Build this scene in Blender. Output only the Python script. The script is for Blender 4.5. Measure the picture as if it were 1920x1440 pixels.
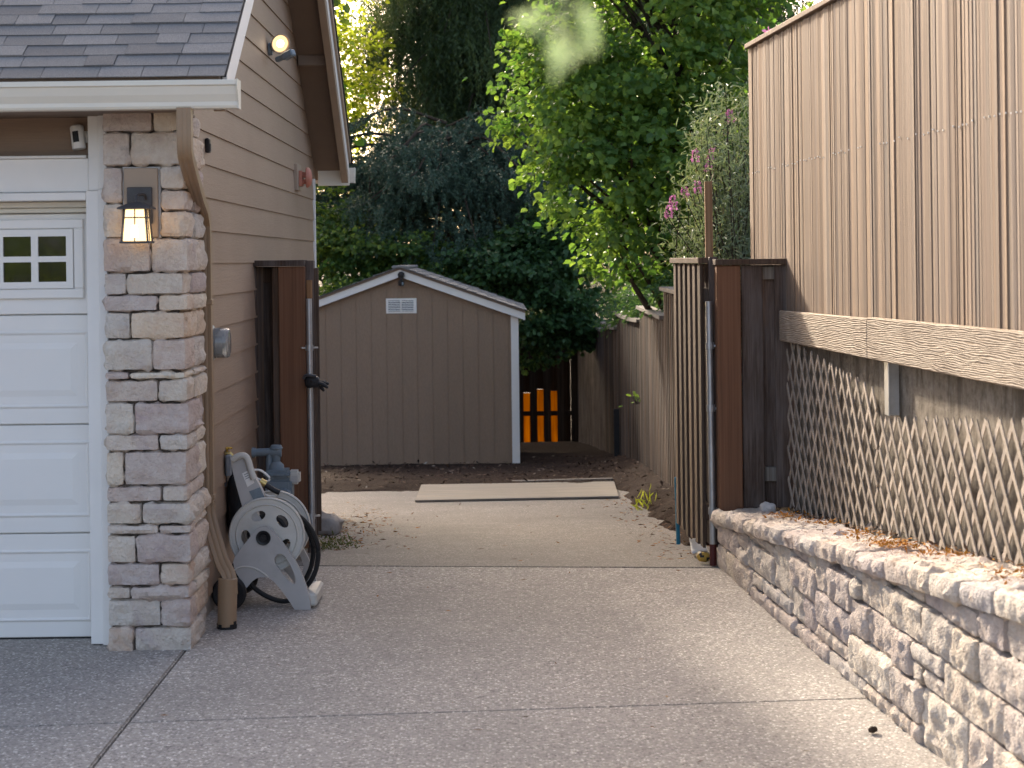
import bpy, bmesh, math, random
import numpy as np
from mathutils import Vector, Matrix, noise, geometry
random.seed(7)
R = math.radians
sc = bpy.context.scene
for o in list(bpy.data.objects):
    bpy.data.objects.remove(o)

# ------------------------------------------------------------------ camera
F, VX, VY, CAMZ, ROLL = 3700.0, 930.0, 487.0, 1.83, R(0.7)
cam_d = bpy.data.cameras.new("camera")
cam = bpy.data.objects.new("camera", cam_d)
sc.collection.objects.link(cam)
cam.location = (0, 0, CAMZ)
cam.rotation_euler = (R(90), ROLL, 0)
cam_d.sensor_width = 36.0
cam_d.lens = F / 1920 * 36.0
cam_d.shift_x = (960 - VX) / 1920
cam_d.shift_y = (VY - 720) / 1920
cam_d.clip_start = 0.2
cam_d.clip_end = 2000
cam_d.dof.use_dof = True
cam_d.dof.focus_distance = 12.5
cam_d.dof.aperture_fstop = 5.6
sc.camera = cam

# ------------------------------------------------------------------ sky, sun, exposure
SUN_AZ = R(18.0)      # left of straight ahead
SUN_EL = R(25.5)
world = bpy.data.worlds.new("World")
sc.world = world
world.use_nodes = True
wt = world.node_tree
bg = wt.nodes["Background"]
sky = wt.nodes.new("ShaderNodeTexSky")
sky.sky_type = 'NISHITA'
sky.sun_disc = False
sky.sun_elevation = SUN_EL
sky.sun_rotation = -SUN_AZ
sky.air_density = 0.6
sky.dust_density = 3.5
sky.ozone_density = 1.0
wt.links.new(sky.outputs[0], bg.inputs[0])
bg.inputs[1].default_value = 0.15
sun_d = bpy.data.lights.new("sun", 'SUN')
sun = bpy.data.objects.new("sun", sun_d)
sc.collection.objects.link(sun)
to_sun = Vector((-math.sin(SUN_AZ) * math.cos(SUN_EL), math.cos(SUN_AZ) * math.cos(SUN_EL), math.sin(SUN_EL)))
sun.rotation_euler = to_sun.to_track_quat('Z', 'Y').to_euler()
sun.location = (-6, 20, 12)
sun_d.energy = 2.2
sun_d.angle = R(3.5)
sun_d.color = (1.0, 0.965, 0.92)
sc.view_settings.view_transform = 'Standard'
sc.view_settings.look = 'None'
sc.view_settings.gamma = 1.0
sc.view_settings.use_curve_mapping = False
sc.view_settings.exposure = 2.0
sc.view_settings.use_white_balance = True
sc.view_settings.white_balance_temperature = 7900
sc.view_settings.white_balance_tint = 11
sc.cycles.use_denoising = True
sc.cycles.max_bounces = 7
sc.cycles.transparent_max_bounces = 8
sc.cycles.caustics_reflective = False
sc.cycles.caustics_refractive = False
sc.cycles.sample_clamp_indirect = 6.0


def at(px, py, Y):
    """a point of the photograph carried to the distance Y"""
    dx, dy = px - VX, py - VY
    c, s = math.cos(ROLL), math.sin(ROLL)
    a, b = dx * c - dy * s, dx * s + dy * c
    return Vector((a / F * Y, Y, CAMZ - b / F * Y))


# ------------------------------------------------------------------ object helpers
COL = sc.collection
WM = {}


def link(o, parent=None, m=None):
    COL.objects.link(o)
    m = m or Matrix.Identity(4)
    if parent is not None:
        o.parent = parent
        o.matrix_parent_inverse = WM[parent].inverted()
    o.matrix_basis = m
    WM[o] = m
    return o


def tag(o, label, cat, group=None):
    o["label"] = label
    o["category"] = cat
    if group:
        o["group"] = group
    return o


def thing(name, label, cat, loc=(0, 0, 0), group=None):
    o = bpy.data.objects.new(name, None)
    o.empty_display_size = 0.1
    link(o, None, Matrix.Translation(Vector(loc)))
    return tag(o, label, cat, group)


def mesh_obj(name, mesh, mat, parent=None, m=None):
    if mat is not None and not mesh.materials:
        for q in (mat if isinstance(mat, (list, tuple)) else [mat]):
            mesh.materials.append(q)
    o = bpy.data.objects.new(name, mesh)
    return link(o, parent, m)


class MB:
    def __init__(self):
        self.v, self.f, self.mi = [], [], []

    def add(self, vs, fs, mi=0):
        n = len(self.v)
        self.v += [tuple(p) for p in vs]
        self.f += [tuple(i + n for i in f) for f in fs]
        self.mi += [mi] * len(fs)
        return self

    def box(self, x0, x1, y0, y1, z0, z1, mi=0):
        vs = [(x, y, z) for z in (z0, z1) for y in (y0, y1) for x in (x0, x1)]
        return self.add(vs, [(0, 2, 3, 1), (4, 5, 7, 6), (0, 1, 5, 4), (2, 6, 7, 3), (0, 4, 6, 2), (1, 3, 7, 5)], mi)

    def hexa(self, p, mi=0):
        """eight corners: bottom four counter-clockwise, then the top four"""
        return self.add(p, [(3, 2, 1, 0), (4, 5, 6, 7), (0, 1, 5, 4), (1, 2, 6, 5), (2, 3, 7, 6), (3, 0, 4, 7)], mi)

    def bar(self, a, b, w, h, up=(0, 0, 1), mi=0):
        a, b = Vector(a), Vector(b)
        d = (b - a).normalized()
        s = d.cross(Vector(up))
        if s.length < 1e-4:
            s = d.cross(Vector((1, 0, 0)))
        s.normalize()
        u = s.cross(d)
        q = [(-1, -1), (1, -1), (1, 1), (-1, 1)]
        vs = [a + s * (i * w / 2) + u * (j * h / 2) for i, j in q] + [b + s * (i * w / 2) + u * (j * h / 2) for i, j in q]
        return self.add(vs, [(0, 1, 2, 3), (7, 6, 5, 4), (0, 4, 5, 1), (1, 5, 6, 2), (2, 6, 7, 3), (3, 7, 4, 0)], mi)

    def sweep(self, pts, prof, up=(0, 0, 1), caps=True, scales=None, mi=0):
        pts = [Vector(p) for p in pts]
        n, k = len(pts), len(prof)
        vs = []
        ref = Vector(up)
        for i, p in enumerate(pts):
            d = (pts[min(i + 1, n - 1)] - pts[max(i - 1, 0)]).normalized()
            s = d.cross(ref)
            if s.length < 1e-3:
                s = d.cross(Vector((0.31, 0.95, 0.02)))
            s.normalize()
            u = s.cross(d)
            g = scales[i] if scales else 1.0
            vs += [p + s * (a * g) + u * (b * g) for a, b in prof]
        fs = [(i * k + j, i * k + (j + 1) % k, (i + 1) * k + (j + 1) % k, (i + 1) * k + j) for i in range(n - 1) for j in range(k)]
        if caps:
            fs += [tuple(range(k - 1, -1, -1)), tuple((n - 1) * k + j for j in range(k))]
        return self.add(vs, fs, mi)

    def tube(self, pts, r, n=10, up=(0, 0, 1), radii=None, caps=True, mi=0):
        prof = [(r * math.cos(2 * math.pi * j / n), r * math.sin(2 * math.pi * j / n)) for j in range(n)]
        sc_ = [q / r for q in radii] if radii else None
        return self.sweep(pts, prof, up, caps, sc_, mi)

    def lathe(self, o, axis, prof, n=28, mi=0):
        o, ax = Vector(o), Vector(axis).normalized()
        s = ax.orthogonal().normalized()
        t = ax.cross(s)
        k = len(prof)
        vs = [o + ax * h + (s * math.cos(2 * math.pi * i / n) + t * math.sin(2 * math.pi * i / n)) * r for i in range(n) for r, h in prof]
        fs = [(i * k + j, ((i + 1) % n) * k + j, ((i + 1) % n) * k + j + 1, i * k + j + 1) for i in range(n) for j in range(k - 1)]
        return self.add(vs, fs, mi)

    def plate(self, loops, o, ex, ey, th, mi=0):
        """2-d outline with holes, thickened by th along ex x ey"""
        o, ex, ey = Vector(o), Vector(ex), Vector(ey)
        nz = ex.cross(ey).normalized()
        flat = [p for l in loops for p in l]
        tri = geometry.tessellate_polygon([[Vector((p[0], p[1], 0)) for p in l] for l in loops])
        m = len(flat)
        vs = [o + ex * p[0] + ey * p[1] for p in flat] + [o + ex * p[0] + ey * p[1] + nz * th for p in flat]
        fs = []
        for t in tri:
            a, b, c = (Vector(flat[i]) for i in t)
            t = tuple(t) if (b - a).x * (c - a).y - (b - a).y * (c - a).x > 0 else tuple(reversed(t))
            fs.append(tuple(reversed(t)))
            fs.append(tuple(i + m for i in t))
        k = 0
        for l in loops:
            q = len(l)
            fs += [(k + i, k + (i + 1) % q, m + k + (i + 1) % q, m + k + i) for i in range(q)]
            k += q
        return self.add(vs, fs, mi)

    def mesh(self, name, bevel=0.0, smooth=False, seg=1):
        me = bpy.data.meshes.new(name)
        me.from_pydata(self.v, [], self.f)
        me.polygons.foreach_set("material_index", self.mi)
        bm = bmesh.new()
        bm.from_mesh(me)
        bmesh.ops.recalc_face_normals(bm, faces=bm.faces)
        if bevel:
            es = [e for e in bm.edges if len(e.link_faces) == 2 and e.calc_face_angle(0) > 0.6]
            bmesh.ops.bevel(bm, geom=es, offset=bevel, segments=seg, affect='EDGES', clamp_overlap=True)
        for f in bm.faces:
            f.smooth = smooth
        bm.to_mesh(me)
        bm.free()
        if smooth:
            try:
                me.set_sharp_from_angle(angle=R(38))
            except Exception:
                pass
        return me

    def build(self, name, mat, parent=None, bevel=0.0, smooth=False, seg=1, m=None):
        return mesh_obj(name, self.mesh(name, bevel, smooth, seg), mat, parent, m)


def box(name, mat, parent, x0, x1, y0, y1, z0, z1, bevel=0.003):
    return MB().box(x0, x1, y0, y1, z0, z1).build(name, mat, parent, bevel)


def curve_pts(ctrl, n=8):
    """Catmull-Rom through the control points"""
    c = [Vector(p) for p in ctrl]
    c = [c[0] * 2 - c[1]] + c + [c[-1] * 2 - c[-2]]
    out = []
    for i in range(1, len(c) - 2):
        for k in range(n):
            t = k / n
            p0, p1, p2, p3 = c[i - 1], c[i], c[i + 1], c[i + 2]
            out.append(0.5 * ((2 * p1) + (p2 - p0) * t + (2 * p0 - 5 * p1 + 4 * p2 - p3) * t * t + (3 * p1 - p0 - 3 * p2 + p3) * t ** 3))
    out.append(c[-2])
    return out


# ------------------------------------------------------------------ materials
class NT:
    def __init__(self, name):
        self.mat = bpy.data.materials.new(name)
        self.mat.use_nodes = True
        self.t = self.mat.node_tree
        self.b = self.t.nodes["Principled BSDF"]
        self.out = self.t.nodes["Material Output"]

    def n(self, typ, ins=None, **kw):
        q = self.t.nodes.new("ShaderNode" + typ)
        for k, v in kw.items():
            setattr(q, k, v)
        for k, v in (ins or {}).items():
            s = q.inputs[k]
            if isinstance(v, bpy.types.NodeSocket):
                self.t.links.new(v, s)
            else:
                s.default_value = v
        return q

    def link(self, a, b):
        self.t.links.new(a, b)

    def coords(self, scale=(1, 1, 1), jitter=True, src='Object'):
        tc = self.n('TexCoord').outputs[src]
        if jitter:
            oi = self.n('ObjectInfo')
            ml = self.n('Math', {0: oi.outputs['Random'], 1: 37.0}, operation='MULTIPLY')
            cb = self.n('CombineXYZ', {0: ml.outputs[0], 1: ml.outputs[0], 2: ml.outputs[0]})
            tc = self.n('VectorMath', {0: tc, 1: cb.outputs[0]}, operation='ADD').outputs[0]
        return self.n('Mapping', {'Vector': tc, 'Scale': scale}).outputs[0]

    def noise(self, vec, scale=5.0, detail=4.0, rough=0.55, dist=0.0):
        return self.n('TexNoise', {'Vector': vec, 'Scale': scale, 'Detail': detail, 'Roughness': rough, 'Distortion': dist}).outputs[0]

    def ramp(self, fac, stops, interp='LINEAR'):
        q = self.n('ValToRGB', {0: fac})
        e = q.color_ramp.elements
        q.color_ramp.interpolation = interp
        while len(e) < len(stops):
            e.new(0.5)
        for el, (p, c) in zip(e, stops):
            el.position = p
            c = c if isinstance(c, (tuple, list)) else (c, c, c)
            el.color = (c[0], c[1], c[2], 1)
        return q.outputs[0]

    def mix(self, fac, a, b, mode='MIX'):
        q = self.n('Mix', data_type='RGBA', blend_type=mode)
        for i, v in ((0, fac), (6, a), (7, b)):
            if isinstance(v, bpy.types.NodeSocket):
                self.link(v, q.inputs[i])
            elif i == 0:
                q.inputs[0].default_value = v
            else:
                v = v if isinstance(v, (tuple, list)) else (v, v, v)
                q.inputs[i].default_value = (v[0], v[1], v[2], 1)
        return q.outputs[2]

    def rnd(self):
        return self.n('ObjectInfo').outputs['Random']

    def bump(self, h, strength=0.3, dist=0.01):
        q = self.n('Bump', {'Height': h, 'Strength': strength, 'Distance': dist})
        self.link(q.outputs[0], self.b.inputs['Normal'])
        return q.outputs[0]

    def done(self, col, rough=0.7, spec=0.3, metal=0.0):
        if isinstance(col, bpy.types.NodeSocket):
            self.link(col, self.b.inputs['Base Color'])
        else:
            self.b.inputs['Base Color'].default_value = (col[0], col[1], col[2], 1)
        if isinstance(rough, bpy.types.NodeSocket):
            self.link(rough, self.b.inputs['Roughness'])
        else:
            self.b.inputs['Roughness'].default_value = rough
        self.b.inputs['Specular IOR Level'].default_value = spec
        self.b.inputs['Metallic'].default_value = metal
        return self.mat


def m_paint(name, c, rough=0.55, var=0.06, scale=6.0, bump=0.0, bscale=60.0, spec=0.3, dirt=None, metal=0.0):
    q = NT(name)
    v = q.coords()
    lo, hi = tuple(x * (1 - var) for x in c), tuple(min(1, x * (1 + var)) for x in c)
    col = q.ramp(q.noise(v, scale, 5, 0.6), [(0.3, lo), (0.7, hi)])
    if dirt:
        col = q.mix(q.ramp(q.noise(v, scale * 0.6, 7, 0.75), [(0.52, 0.0), (0.72, dirt[1])]), col, dirt[0])
    if bump:
        q.bump(q.noise(v, bscale, 4, 0.6), bump, 0.004)
    return q.done(col, rough, spec, metal)


def m_wood(name, dark, mid, light, grain=(45, 45, 1.6), bump=0.35, rough=0.85, rand=0.25, weather=None, hues=None):
    q = NT(name)
    v = q.coords(grain)
    g = q.noise(v, 1.0, 6, 0.62, 0.4)
    col = q.ramp(g, [(0.28, dark), (0.5, mid), (0.74, light)])
    v2 = q.coords((grain[0] * 0.12, grain[1] * 0.12, grain[2] * 0.5))
    if weather:
        col = q.mix(q.ramp(q.noise(v2, 1.0, 5, 0.65), [(0.42, 0.0), (0.7, 0.85)]), col, weather)
    r = q.rnd()
    k = q.n('MapRange', {0: r, 1: 0.0, 2: 1.0, 3: 1 - rand, 4: 1 + rand}).outputs[0]
    cb = q.n('CombineXYZ', {0: k, 1: k, 2: k})
    col = q.mix(1.0, col, cb.outputs[0], 'MULTIPLY')
    if hues:
        r2 = q.n('Math', {0: q.n('Math', {0: r, 1: 17.31}, operation='MULTIPLY').outputs[0]}, operation='FRACT').outputs[0]
        col = q.mix(1.0, col, q.ramp(r2, hues), 'MULTIPLY')
    q.bump(g, bump, 0.006)
    return q.done(col, rough, 0.2)


def m_stone(name, stops, patch, bump=0.5, lichen=None):
    q = NT(name)
    base = q.ramp(q.rnd(), stops)
    v = q.coords((1, 1, 1))
    p = q.noise(v, 5.0, 5, 0.6, 0.6)
    second = q.ramp(p, [(0.25, patch[0]), (0.42, patch[1]), (0.58, patch[2]), (0.75, patch[3])])
    col = q.mix(0.36, base, second)
    f = q.noise(v, 34.0, 7, 0.7)
    col = q.mix(0.45, col, q.ramp(f, [(0.25, (0.36, 0.33, 0.32)), (0.5, (0.52, 0.5, 0.49)), (0.75, (0.7, 0.68, 0.66))]), 'OVERLAY')
    if lichen:
        col = q.mix(q.ramp(q.noise(v, 9.0, 6, 0.7), [(0.56, 0.0), (0.7, lichen[1])]), col, lichen[0])
    h = q.n('Math', {0: q.noise(v, 16.0, 6, 0.6, 0.5), 1: q.noise(v, 70.0, 4, 0.6)}, operation='ADD').outputs[0]
    q.bump(h, bump, 0.02)
    return q.done(col, 0.9, 0.15)


def m_leaf(name, stops, trans, tmix=0.45, rough=0.5, spec=0.35):
    q = NT(name)
    a = q.n('Attribute', attribute_name='var').outputs['Fac']
    col = q.ramp(a, stops)
    q.done(col, rough, spec)
    tcol = q.ramp(a, [(0.0, trans[0]), (1.0, trans[1])])
    tr = q.n('BsdfTranslucent', {'Color': tcol})
    mx = q.n('MixShader', {0: tmix, 1: q.b.outputs[0], 2: tr.outputs[0]})
    q.link(mx.outputs[0], q.out.inputs[0])
    return q.mat


def m_emit(name, c, s):
    q = NT(name)
    e = q.n('Emission', {'Color': (c[0], c[1], c[2], 1), 'Strength': s})
    q.link(e.outputs[0], q.out.inputs[0])
    return q.mat


M = {}
M['cream'] = m_paint('cream_paint', (0.7, 0.66, 0.57), 0.42, 0.03, 3, 0.05, 90)
M['white'] = m_paint('white_paint', (0.76, 0.75, 0.73), 0.5, 0.03, 3, 0.05, 60)
M['white_trim'] = m_paint('white_trim_paint', (0.78, 0.755, 0.72), 0.5, 0.03, 4, 0.12, 40)
M['tan_trim'] = m_paint('tan_trim_paint', (0.36, 0.27, 0.2), 0.55, 0.05, 4, 0.05)
M['tan_metal'] = m_paint('tan_downspout_paint', (0.3, 0.2, 0.125), 0.4, 0.05, 5, 0.0, 50, dirt=((0.22, 0.15, 0.1), 0.25))
M['soffit'] = m_paint('soffit_paint', (0.2, 0.145, 0.11), 0.7, 0.06, 5, 0.15, 90)
M['black'] = m_paint('black_plastic', (0.014, 0.014, 0.016), 0.35, 0.1, 8)
M['rubber'] = m_paint('black_rubber', (0.018, 0.018, 0.02), 0.55, 0.15, 14, 0.1)
M['grey_plastic'] = m_paint('grey_plastic', (0.44, 0.43, 0.42), 0.45, 0.05, 9, 0.08, 150, dirt=((0.3, 0.28, 0.25), 0.35))
M['beige_plastic'] = m_paint('beige_plastic', (0.55, 0.54, 0.5), 0.42, 0.05, 9, 0.06, 150, dirt=((0.36, 0.33, 0.29), 0.4))
M['dark_metal'] = m_paint('dark_bronze', (0.06, 0.06, 0.065), 0.45, 0.2, 20)
M['steel'] = m_paint('galvanised_steel', (0.42, 0.44, 0.46), 0.42, 0.14, 12, 0.08, 60, 0.5, ((0.3, 0.29, 0.27), 0.4), 0.75)
M['gas_grey'] = m_paint('blue_grey_paint', (0.17, 0.22, 0.255), 0.5, 0.12, 14, 0.1, 60, dirt=((0.12, 0.13, 0.13), 0.6))
M['box_grey'] = m_paint('grey_box_paint', (0.2, 0.225, 0.25), 0.5, 0.06, 14)
M['red_bell'] = m_paint('faded_red_paint', (0.47, 0.17, 0.115), 0.5, 0.1, 12)
M['brass'] = m_paint('brass', (0.6, 0.42, 0.16), 0.35, 0.15, 30, metal=0.7)
M['teal'] = m_paint('teal_plastic', (0.01, 0.19, 0.3), 0.4, 0.08, 12)
M['blue'] = m_paint('blue_plastic', (0.02, 0.025, 0.32), 0.4, 0.08, 12)
M['paper'] = m_paint('white_paper', (0.75, 0.75, 0.73), 0.6, 0.06, 30)
M['rust_red'] = m_paint('dark_red_paint', (0.09, 0.018, 0.016), 0.5, 0.2, 20)
M['yellow'] = m_paint('yellow_cloth', (0.5, 0.3, 0.06), 0.8, 0.2, 30)
M['foundation'] = m_paint('foundation_concrete', (0.33, 0.37, 0.42), 0.85, 0.12, 8, 0.3, 60)
M['base_concrete'] = m_paint('old_concrete', (0.34, 0.31, 0.28), 0.9, 0.25, 5, 0.5, 40, dirt=((0.12, 0.1, 0.085), 0.7))
M['mortar'] = m_paint('dark_mortar', (0.14, 0.115, 0.1), 0.95, 0.2, 20, 0.4, 60)
M['grout'] = m_paint('grey_grout', (0.5, 0.48, 0.46), 0.95, 0.12, 30, 0.4, 80)
M['soil'] = m_paint('planter_soil', (0.06, 0.042, 0.03), 0.95, 0.4, 25, 0.8, 70)
M['orange'] = None

q = NT('brown_lap_siding')
v = q.coords((9, 1.3, 26))
g = q.noise(v, 3.0, 6, 0.6, 1.2)
v1 = q.coords((1, 1, 1), jitter=False)
c = q.ramp(q.noise(v1, 0.9, 4, 0.6), [(0.3, (0.3, 0.205, 0.145)), (0.7, (0.345, 0.24, 0.172))])
c = q.mix(q.ramp(g, [(0.35, 0.16), (0.65, 0.0)]), c, (0.2, 0.135, 0.095))
k = q.n('MapRange', {0: q.rnd(), 1: 0.0, 2: 1.0, 3: 0.95, 4: 1.05}).outputs[0]
c = q.mix(1.0, c, q.n('CombineXYZ', {0: k, 1: k, 2: k}).outputs[0], 'MULTIPLY')
q.bump(g, 0.45, 0.004)
M['siding'] = q.done(c, 0.55, 0.3)

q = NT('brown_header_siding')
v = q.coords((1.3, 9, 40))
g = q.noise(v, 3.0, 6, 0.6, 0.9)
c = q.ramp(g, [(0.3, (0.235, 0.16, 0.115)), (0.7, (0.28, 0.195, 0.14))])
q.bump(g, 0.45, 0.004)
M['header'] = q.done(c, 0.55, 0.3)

q = NT('brown_panel_siding')
v = q.coords((30, 30, 10))
g = q.noise(v, 2.2, 6, 0.65)
c = q.ramp(q.noise(q.coords((1, 1, 0.4), jitter=False), 1.4, 5, 0.6), [(0.3, (0.27, 0.182, 0.125)), (0.7, (0.3, 0.205, 0.143))])
c = q.mix(q.ramp(g, [(0.4, 0.25), (0.62, 0.0)]), c, (0.17, 0.115, 0.08))
c = q.mix(q.ramp(q.noise(q.n('Mapping', {'Vector': q.n('TexCoord').outputs['Object'], 'Scale': (7, 7, 0.7)}).outputs[0], 1.0, 5, 0.6), [(0.5, 0.0), (0.75, 0.35)]), c, (0.2, 0.15, 0.115))
q.bump(g, 0.6, 0.004)
M['shed'] = q.done(c, 0.6, 0.3)

q = NT('white_embossed_door')
v = q.coords((2.5, 2.5, 60))
g = q.noise(v, 2.0, 5, 0.6, 0.5)
c = q.ramp(q.noise(q.coords((1, 1, 1), jitter=False), 1.2, 4, 0.6), [(0.3, (0.76, 0.735, 0.7)), (0.7, (0.79, 0.765, 0.73))])
q.bump(g, 0.12, 0.002)
M['door'] = q.done(c, 0.45, 0.35)

q = NT('dark_window_glass')
q.b.inputs['Roughness'].default_value = 0.06
c = q.ramp(q.noise(q.coords((1, 1, 1), jitter=False), 16, 5, 0.7), [(0.35, (0.012, 0.011, 0.011)), (0.7, (0.03, 0.027, 0.026))])
M['pane'] = q.done(c, 0.04, 1.0)

q = NT('asphalt_shingle')
v = q.coords((1, 1, 1))
f = q.noise(v, 260, 3, 0.7)
c = q.ramp(q.rnd(), [(0.0, (0.15, 0.147, 0.146)), (0.35, (0.195, 0.192, 0.188)), (0.7, (0.235, 0.228, 0.222)), (1.0, (0.17, 0.166, 0.162))])
c = q.mix(0.8, c, q.ramp(f, [(0.3, 0.22), (0.5, 0.5), (0.72, 0.85)]), 'OVERLAY')
c = q.mix(q.ramp(q.noise(v, 7, 4, 0.6), [(0.4, 0.0), (0.75, 0.25)]), c, (0.15, 0.145, 0.15))
q.bump(f, 0.7, 0.004)
M['shingle'] = q.done(c, 0.9, 0.2)

PAL = [(0.0, (0.68, 0.5, 0.34)), (0.13, (0.47, 0.38, 0.37)), (0.27, (0.78, 0.69, 0.56)), (0.42, (0.42, 0.345, 0.355)),
       (0.56, (0.7, 0.6, 0.48)), (0.7, (0.55, 0.51, 0.47)), (0.84, (0.74, 0.54, 0.37)), (1.0, (0.52, 0.51, 0.51))]
M['stone'] = m_stone('ledge_stone', PAL, [(0.4, 0.29, 0.32), (0.64, 0.52, 0.42), (0.8, 0.73, 0.63), (0.72, 0.48, 0.28)], 0.8)
PAL2 = [(0.0, (0.62, 0.53, 0.43)), (0.18, (0.46, 0.38, 0.37)), (0.38, (0.68, 0.61, 0.52)), (0.55, (0.4, 0.34, 0.36)),
        (0.75, (0.62, 0.52, 0.42)), (1.0, (0.48, 0.46, 0.46))]
M['wallstone'] = m_stone('split_wall_stone', PAL2, [(0.38, 0.31, 0.34), (0.56, 0.49, 0.42), (0.7, 0.64, 0.56), (0.6, 0.47, 0.36)], 0.9)
M['capstone'] = m_stone('mossy_cap_stone', PAL2, [(0.42, 0.36, 0.35), (0.54, 0.47, 0.42), (0.64, 0.58, 0.52), (0.5, 0.4, 0.32)], 0.9,
                        ((0.3, 0.18, 0.095), 0.7))

# exposed aggregate concrete
def m_aggregate(name, tint, stain, sc_=92.0):
    q = NT(name)
    v = q.coords((1, 1, 0.2), jitter=False)
    vo = q.n('TexVoronoi', {'Vector': v, 'Scale': sc_, 'Randomness': 1.0})
    rgb = q.n('SeparateColor', {0: vo.outputs['Color']}).outputs[0]
    peb = q.ramp(rgb, [(0.0, (0.11, 0.1, 0.095)), (0.2, (0.26, 0.235, 0.215)), (0.48, (0.4, 0.365, 0.335)), (0.7, (0.35, 0.325, 0.31)),
                       (0.88, (0.55, 0.5, 0.45)), (0.955, (0.85, 0.81, 0.76))])
    edge = q.ramp(vo.outputs['Distance'], [(0.25, 0.0), (0.62, 0.7)])
    c = q.mix(edge, peb, (0.29, 0.27, 0.25))
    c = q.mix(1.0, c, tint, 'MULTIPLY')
    big = q.noise(v, 0.55, 8, 0.66, 0.6)
    c = q.mix(q.ramp(big, [(0.34, stain), (0.6, 0.0)]), c, (0.17, 0.16, 0.15))
    mid = q.noise(v, 3.2, 7, 0.7)
    c = q.mix(q.ramp(mid, [(0.28, 0.35), (0.45, 0.0)]), c, (0.2, 0.185, 0.175))
    c = q.mix(q.ramp(mid, [(0.55, 0.0), (0.78, 0.3)]), c, (0.48, 0.44, 0.39))
    spot = q.noise(v, 9.0, 3, 0.5)
    c = q.mix(q.ramp(spot, [(0.7, 0.0), (0.76, 0.6)]), c, (0.13, 0.12, 0.11))
    q.bump(vo.outputs['Distance'], 0.6, -0.005)
    return q.done(c, 0.82, 0.25)


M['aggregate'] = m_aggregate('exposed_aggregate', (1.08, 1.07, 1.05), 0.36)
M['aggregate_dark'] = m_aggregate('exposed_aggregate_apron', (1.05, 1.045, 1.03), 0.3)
M['aggregate_back'] = m_aggregate('exposed_aggregate_rear', (0.76, 0.75, 0.73), 0.6, 120.0)  # slab beyond the gate: darker tint, stronger dark patches

q = NT('bark_mulch')
v = q.coords((1, 1, 1), jitter=False)
f = q.noise(v, 38, 6, 0.72, 1.0)
c = q.ramp(f, [(0.3, (0.014, 0.009, 0.007)), (0.5, (0.045, 0.027, 0.02)), (0.68, (0.085, 0.052, 0.037)), (0.82, (0.16, 0.1, 0.07))])
q.bump(f, 1.0, 0.03)
M['mulch'] = q.done(c, 0.95, 0.1)

q = NT('bare_earth')
v = q.coords((1, 1, 1), jitter=False)
f = q.noise(v, 6, 8, 0.7)
M['earth'] = q.done(q.ramp(f, [(0.3, (0.03, 0.022, 0.015)), (0.7, (0.08, 0.06, 0.04))]), 0.95, 0.1)

M['cedar'] = m_wood('sunbleached_cedar', (0.175, 0.125, 0.095), (0.255, 0.188, 0.145), (0.345, 0.27, 0.217), (85, 85, 0.8), 0.4, 0.8, 0.12, (0.235, 0.2, 0.172),
                    [(0.0, (1.0, 0.93, 0.84)), (0.25, (0.9, 0.9, 0.92)), (0.5, (1.06, 0.99, 0.9)), (0.72, (0.86, 0.82, 0.78)), (1.0, (1.12, 0.97, 0.8))])
M['skirt'] = None
M['darkwood'] = m_wood('weathered_dark_wood', (0.045, 0.03, 0.023), (0.085, 0.058, 0.046), (0.17, 0.135, 0.115), (90, 90, 3.5), 0.5, 0.85, 0.2, (0.15, 0.125, 0.115))
M['redwood'] = m_wood('stained_red_brown_wood', (0.13, 0.06, 0.034), (0.185, 0.088, 0.05), (0.225, 0.112, 0.066), (70, 70, 0.9), 0.25, 0.7, 0.1)
M['gatewood'] = m_wood('grey_brown_gate_wood', (0.04, 0.025, 0.018), (0.095, 0.06, 0.041), (0.17, 0.112, 0.077), (70, 70, 1.6), 0.5, 0.85, 0.28, (0.105, 0.08, 0.066))
M['fencewood'] = m_wood('brown_fence_wood', (0.034, 0.02, 0.014), (0.082, 0.05, 0.033), (0.145, 0.092, 0.062), (55, 55, 1.4), 0.5, 0.85, 0.45, (0.1, 0.085, 0.078))
M['greywood'] = m_wood('silver_grey_wood', (0.11, 0.095, 0.083), (0.2, 0.175, 0.15), (0.3, 0.27, 0.235), (60, 60, 1.6), 0.4, 0.85, 0.15)
M['stake'] = m_wood('orange_stake_wood', (0.2, 0.1, 0.05), (0.3, 0.16, 0.08), (0.38, 0.22, 0.12), (70, 70, 2), 0.3)
M['lattice'] = m_wood('lattice_wood', (0.22, 0.178, 0.143), (0.36, 0.298, 0.242), (0.48, 0.41, 0.345), (60, 60, 60), 0.2, 0.85, 0.24, (0.33, 0.28, 0.235))
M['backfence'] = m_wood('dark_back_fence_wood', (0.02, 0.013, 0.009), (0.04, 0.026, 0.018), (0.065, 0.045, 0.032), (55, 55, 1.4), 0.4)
M['ply'] = m_wood('old_plywood', (0.2, 0.175, 0.145), (0.29, 0.255, 0.21), (0.36, 0.32, 0.27), (2.0, 26, 20), 0.25, 0.85, 0.05, (0.24, 0.225, 0.2))
M['bark'] = m_wood('tree_bark', (0.025, 0.018, 0.013), (0.06, 0.044, 0.033), (0.1, 0.078, 0.06), (18, 18, 5), 0.9, 0.95, 0.2)

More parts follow.
